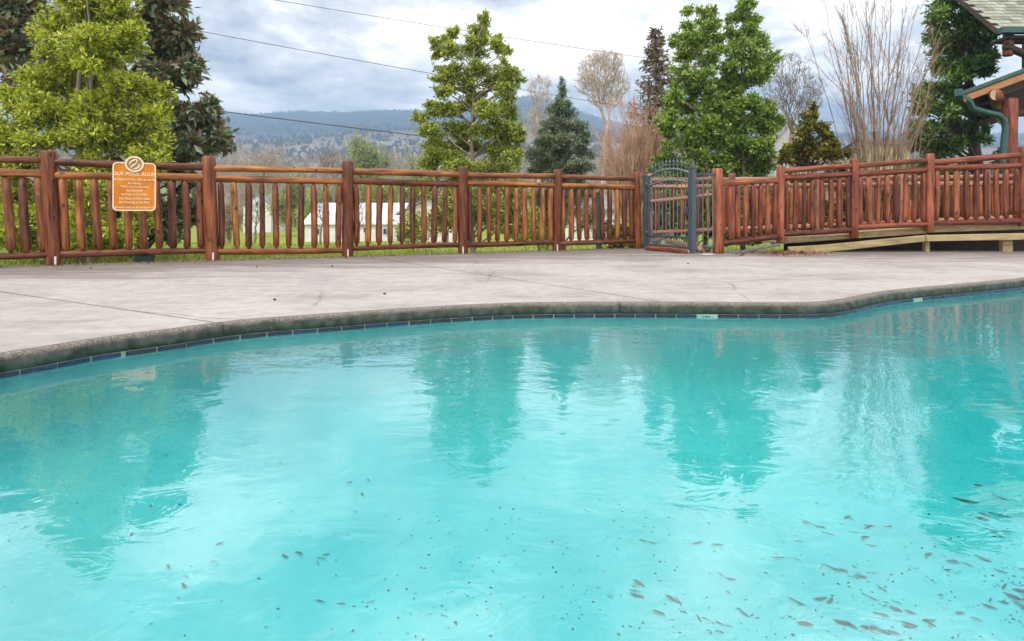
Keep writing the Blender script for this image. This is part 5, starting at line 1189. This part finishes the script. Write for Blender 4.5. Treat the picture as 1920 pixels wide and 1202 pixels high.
# upper roof over the open loft
UY = 13.0; ue = P(1873, 57, UY); UX1 = ue.x + 4.0; n_rows = 12; pitch = R(45)
uvx = Vector((1, 0, 0)); uvs = Vector((0, math.cos(pitch), math.sin(pitch))); uvn = Vector((0, -math.sin(pitch), math.cos(pitch)))
mb = MB(); mb.prism([ue, ue + uvx * 4, ue + uvx * 4 + uvs * 2.6, ue + uvs * 2.6], tuple(uvn * -0.10), tuple(uvn * -0.012)); recalc(mb.build('upper_roof_deck', M['dark_wood'], lodge))
M['shingle'] = None
def shingle_mat():
    m, nt, b = mat('grey_green_shingle', 0.9, 0.15); oi = N(nt, 'ShaderNodeObjectInfo')
    r = ramp(nt, [(0, (0.16, 0.17, 0.14)), (0.5, (0.26, 0.27, 0.22)), (1, (0.37, 0.37, 0.31))]); L(nt, oi.outputs['Random'], r.inputs[0])
    f = ramp(nt, [(0.3, 0.75), (0.7, 1.2)]); L(nt, noise(nt, objvec(nt, (1, 1, 1)), 40.0, 4.0), f.inputs[0])
    L(nt, mix(nt, 1.0, r.outputs[0], f.outputs[0], 'MULTIPLY'), b.inputs['Base Color']); return m
shm = shingle_mat(); shme = None
srq = Matrix((uvx, uvs, uvn)).transposed().to_quaternion()
for rw in range(n_rows):
    for k in range(13):
        c = ue + uvx * (0.12 + k * 0.235 + (0.117 if rw % 2 else 0)) + uvs * (0.09 + rw * 0.155) + uvn * (0.006 + random.uniform(0, 0.004))
        tq = srq @ Quaternion((1, 0, 0), -0.06)
        if shme is None:
            mb = MB(); mb.box((0, 0, 0), (0.228, 0.19, 0.016)); o = mb.build('shingle', shm, lodge, loc=c, rot=tq); shme = o.data
        else: link('shingle', shme, None, lodge, c, tq)
lbox('upper_gutter', ue + Vector((2.0, -0.09, -0.03)), (4.1, 0.13, 0.13), M['green_metal'])
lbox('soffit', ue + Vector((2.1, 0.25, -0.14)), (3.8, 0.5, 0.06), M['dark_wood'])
log_obj('log_beam', P(1885, 74, UY + 0.2), P(2250, 74, UY + 0.2), 0.09, 0.09, M['dark_wood'], lodge, sd_(), sides=12)
log_obj('log_post', P(1890, 105, UY + 0.2), P(1890, 62, UY + 0.2), 0.1, 0.1, M['log_post'], lodge, sd_(), sides=12)
log_obj('brace', P(1884, 86, UY + 0.15), P(1990, 130, UY + 0.15), 0.085, 0.085, M['dark_wood'], lodge, sd_(), sides=12)
log_obj('log_post', P(1930, 160, UY + 0.6), P(1930, 70, UY + 0.6), 0.13, 0.13, M['log_post'], lodge, sd_(), sides=12)

# ------------------------------------------------------------------ posts, wires, small things
bx = thing('utility_box', 'dark green base of a utility pedestal under the long fence by the sign', 'pedestal', tuple(G(262, 492)))
mb = MB(); c = P(262, 486, 8.05); mb.box((c.x, c.y + 0.1, -0.13), (0.2, 0.16, 0.42)); soften(mb.build('cabinet', M['green_metal'], bx), 0.01)
mb = MB(); mb.box((c.x, c.y + 0.1, 0.09), (0.22, 0.18, 0.03)); soften(mb.build('lid', M['green_metal'], bx), 0.008)
lpz = thing('lamp_post', 'dark green square post behind the fence panel left of the gate', 'post', tuple(P(1123, 470, 12.2)))
a = P(1123, 363, 12.2); mb = MB(); mb.box((a.x, a.y, (a.z - 0.4) / 2), (0.115, 0.115, a.z + 0.4)); soften(mb.build('shaft', M['green_metal'], lpz), 0.008)
mb = MB(); mb.box((a.x, a.y, a.z + 0.01), (0.15, 0.15, 0.03)); soften(mb.build('cap', M['green_metal'], lpz), 0.006)
for k, (pl, pr, yl, yr_, r_, lab) in enumerate([((-500), 1304, -111, 222, 0.017, 'thin cable crossing the sky left of the olive tree top'), (-500, 1304, -176, 122, 0.016, 'highest thin cable crossing the sky behind the olive tree top'), (-500, 1304, 86, 312, 0.028, 'thick dark cable crossing the hillside, lowest of the three')]):
    p, q = np.array(P(pl, yl, 24)), np.array(P(pr, yr_, 44)); u_ = np.linspace(0, 1, 40)[:, None]
    c = p + (q - p) * u_ - np.array([0, 0, 1]) * (4 * u_ * (1 - u_)) * 0.25
    mb = MB(); mb.tube(c, r_, 5); tag(mb.build('power_cable', M['wire'], None, True), lab, 'cable')
pole = P(1304, 222, 44); up = thing('utility_pole', 'wooden utility pole hidden behind the holly trees carrying the cables', 'pole', (pole.x, pole.y, -1.5))
mb = MB(); mb.tube([(pole.x, pole.y + 0.15, -1.6), (pole.x, pole.y + 0.15, P(0, 116, 44).z)], [0.17, 0.12], 8); mb.build('shaft', M['bark_dark'], up, True)
mb = MB(); mb.box((pole.x, pole.y + 0.15, P(0, 124, 44).z), (0.7, 0.1, 0.1)); mb.build('crossarm', M['bark_dark'], up)

def pebble(px, py, r_, lab):
    c = G(px, py); bm = bmesh.new(); bmesh.ops.create_icosphere(bm, subdivisions=2, radius=r_)
    rr = random.Random(px)
    for v in bm.verts: v.co.x *= 1.2; v.co.z *= 0.75; v.co *= rr.uniform(0.85, 1.1)
    me = bpy.data.meshes.new('pebble'); bm.to_mesh(me); bm.free(); o = link('pebble', me, M['dark_stone'], None, (c.x, c.y, r_ * 0.6)); return tag(o, lab, 'pebble', 'pebbles on the deck')
for px, py, r_, lab in ((515, 563, 0.014, 'dark pebble on the pale concrete left of the long deck joint'), (721, 552, 0.014, 'dark pebble on the pale concrete in the middle of the deck'), (170, 504, 0.016, 'dark pebble near the first log post at the sign end'), (481, 501, 0.014, 'dark pebble near the fence, right of the second post'), (623, 500, 0.016, 'dark pebble near the fence, just left of the third post'), (1290, 495, 0.016, 'dark pebble on the deck in front of the iron gate'), (1012, 471, 0.014, 'dark pebble at the foot of the fifth log post')):
    pebble(px, py, r_ * 0.72, lab)
def litter():
    r = np.random.default_rng(17); n = 520
    px = np.clip(r.normal(1470, 42, n), 1385, 1560); py = 474 + np.abs(r.normal(0, 3.2, n)); pos = np.array([tuple(G(a, b_)) for a, b_ in zip(px, py)]); pos[:, 2] = r.uniform(0.002, 0.03, n)
    V, F = leaves_mesh(pos, np.column_stack([r.normal(size=n), r.normal(size=n), r.normal(0, .25, n)]), r.uniform(0.03, 0.075, n), 0.5); V[:, 2] = np.maximum(V[:, 2], 0.002)
    o = stuff(build('leaf_litter', V, [F], M['dead_leaf'])); o['label'] = 'dry brown leaves drifted against the foot of the ramp'
litter()
def fence_litter():
    r = np.random.default_rng(29); n = 1100; t = r.uniform(-0.25, 1.02, n); d = 0.04 + np.abs(r.normal(0, 0.13, n))
    pos = np.array([tuple(FA.lerp(FB, a) + nF * b_) for a, b_ in zip(t, d)]); pos[:, 2] = r.uniform(0.002, 0.012, n)
    V, F = leaves_mesh(pos, np.column_stack([r.normal(size=n), r.normal(size=n), r.normal(0, .2, n)]), r.uniform(0.015, 0.05, n), 0.5); V[:, 2] = np.maximum(V[:, 2], 0.002)
    o = stuff(build('fence_litter', V, [F], M['dead_leaf'])); o['label'] = 'dry leaf scraps lying along the foot of the long fence'
fence_litter()
# leaves lying on the floor of the pool
from mathutils.bvhtree import BVHTree
bmv = bmesh.new(); bmv.from_mesh(shell.data); bvh = BVHTree.FromBMesh(bmv); bmv.free()
sh_off = wloc(shell)
def floor_at(x, y):
    h = bvh.ray_cast(Vector((x, y, -0.1)) - sh_off, Vector((0, 0, -1)))
    return h[0].z + sh_off.z if h[0] is not None else float(floor_z(np.array(x), np.array(y)))
def floor_hit(px, py):
    d = Vector(((px - CX) / FP, 1.0, -(py - CY) / FP)).normalized(); h = bvh.ray_cast(Vector((0, 0, CH)) + d * (0.72 / -d.z) - sh_off, d)
    p = h[0] + sh_off if h[0] is not None else Vector((0, 3, -1.2)); return p.x, p.y
M['sunk'] = simple('sodden_leaf', (0.01, 0.045, 0.06), (0.045, 0.13, 0.12), 4.0, 0.6, 0.0, world=True)
def leaf_me(seed):
    r = random.Random(seed); n = 6; V = []
    for i in range(n + 1):
        t = i / n; w_ = math.sin(math.pi * min(1, t * 0.97 + 0.02)) ** 0.8 * r.uniform(0.2, 0.32); c = 0.12 * math.sin(t * 3 + seed); h = 0.05 + 0.06 * math.sin(t * 2.4 + seed)
        V += [(t - 0.5, c - w_, h + 0.08), (t - 0.5, c, h), (t - 0.5, c + w_, h + 0.06)]
    F = [(3 * i + j, 3 * i + j + 1, 3 * i + j + 4, 3 * i + j + 3) for i in range(n) for j in range(2)]
    me = bpy.data.meshes.new('sunken_leaf'); me.from_pydata(V, [], F); me.materials.append(M['sunk']); return me
lms = [leaf_me(s) for s in range(6)]
r = np.random.default_rng(19); spots = []
for _ in range(62):
    px = 1935 - 760 * r.uniform(0, 1) ** 1.35; py = 950 + 235 * r.uniform(0, 1) ** 0.9
    if px < 1500 and py < 1000: continue
    k = int(r.integers(1, 6)) if px > 1450 else int(r.integers(1, 3))
    for j in range(k):               # short drifts, drawn out down to the right to imitate the leaves' shadows
        spots.append((px + j * r.uniform(8, 22) + r.normal(0, 4), py + j * r.uniform(1, 8) + r.normal(0, 2), r.uniform(0.018, 0.058)))
spots += [(603, 1050, 0.07), (612, 1042, 0.05), (596, 1058, 0.05), (560, 1040, 0.07), (535, 1044, 0.06), (345, 1100, 0.06), (350, 1085, 0.05), (400, 1054, 0.04), (412, 1021, 0.05), (600, 1130, 0.06), (640, 1134, 0.05), (635, 860, 0.05), (690, 902, 0.05), (680, 928, 0.05), (570, 816, 0.04), (315, 1065, 0.05), (247, 1005, 0.04), (525, 870, 0.04), (655, 905, 0.05), (695, 1130, 0.05), (1620, 652, 0.05), (1810, 940, 0.11), (1875, 935, 0.07), (1835, 912, 0.05), (1875, 968, 0.09)]
for px, py, s in spots:
    if px < 1180: s *= 0.6
    x, y = floor_hit(px, py); z = floor_at(x, y)
    o = link('sunken_leaf', lms[int(r.integers(0, 6))], None, None, (x, y, z + 0.004)); o.rotation_euler = (0, 0, r.normal(-0.5, 0.5)); o.scale = (s * 1.2, s * r.uniform(0.3, 0.8), s * 0.6)
    tag(o, 'sodden dark leaf lying on the pool floor under turquoise water', 'leaf', 'sunken leaves on the pool floor')
def silt():
    r = np.random.default_rng(23); n = 800; V, pos, dr, sz = [], [], [], []
    for _ in range(n):
        px, py = (1920 - 1300 * r.uniform(0, 1) ** 1.5, r.uniform(930, 1200)) if r.uniform() < 0.8 else (r.uniform(0, 1920), r.uniform(800, 1200))
        x, y = floor_hit(px, py); pos.append((x, y, floor_at(x, y) + 0.004)); sz.append(r.uniform(0.005, 0.02))
    pos = np.array(pos); V, F = leaves_mesh(pos, np.column_stack([r.normal(size=n), r.normal(size=n) * 0.5, r.normal(0, .05, n)]), np.array(sz), 0.5, 0.05)
    stuff(build('pool_debris', V, [F], M['sunk']))
silt()

# ------------------------------------------------------------------ air
hzm = bpy.data.materials.new('haze'); hzm.use_nodes = True; nt = hzm.node_tree; nt.nodes.clear()
pv = N(nt, 'ShaderNodeVolumePrincipled'); pv.inputs['Color'].default_value = (0.4, 0.65, 1.0, 1); pv.inputs['Density'].default_value = 0.0009; pv.inputs['Anisotropy'].default_value = 0.0
ho = N(nt, 'ShaderNodeOutputMaterial'); L(nt, pv.outputs[0], ho.inputs['Volume'])
mb = MB(); mb.box((0, 900, 164), (7600, 2100, 336)); stuff(mb.build('haze', hzm))
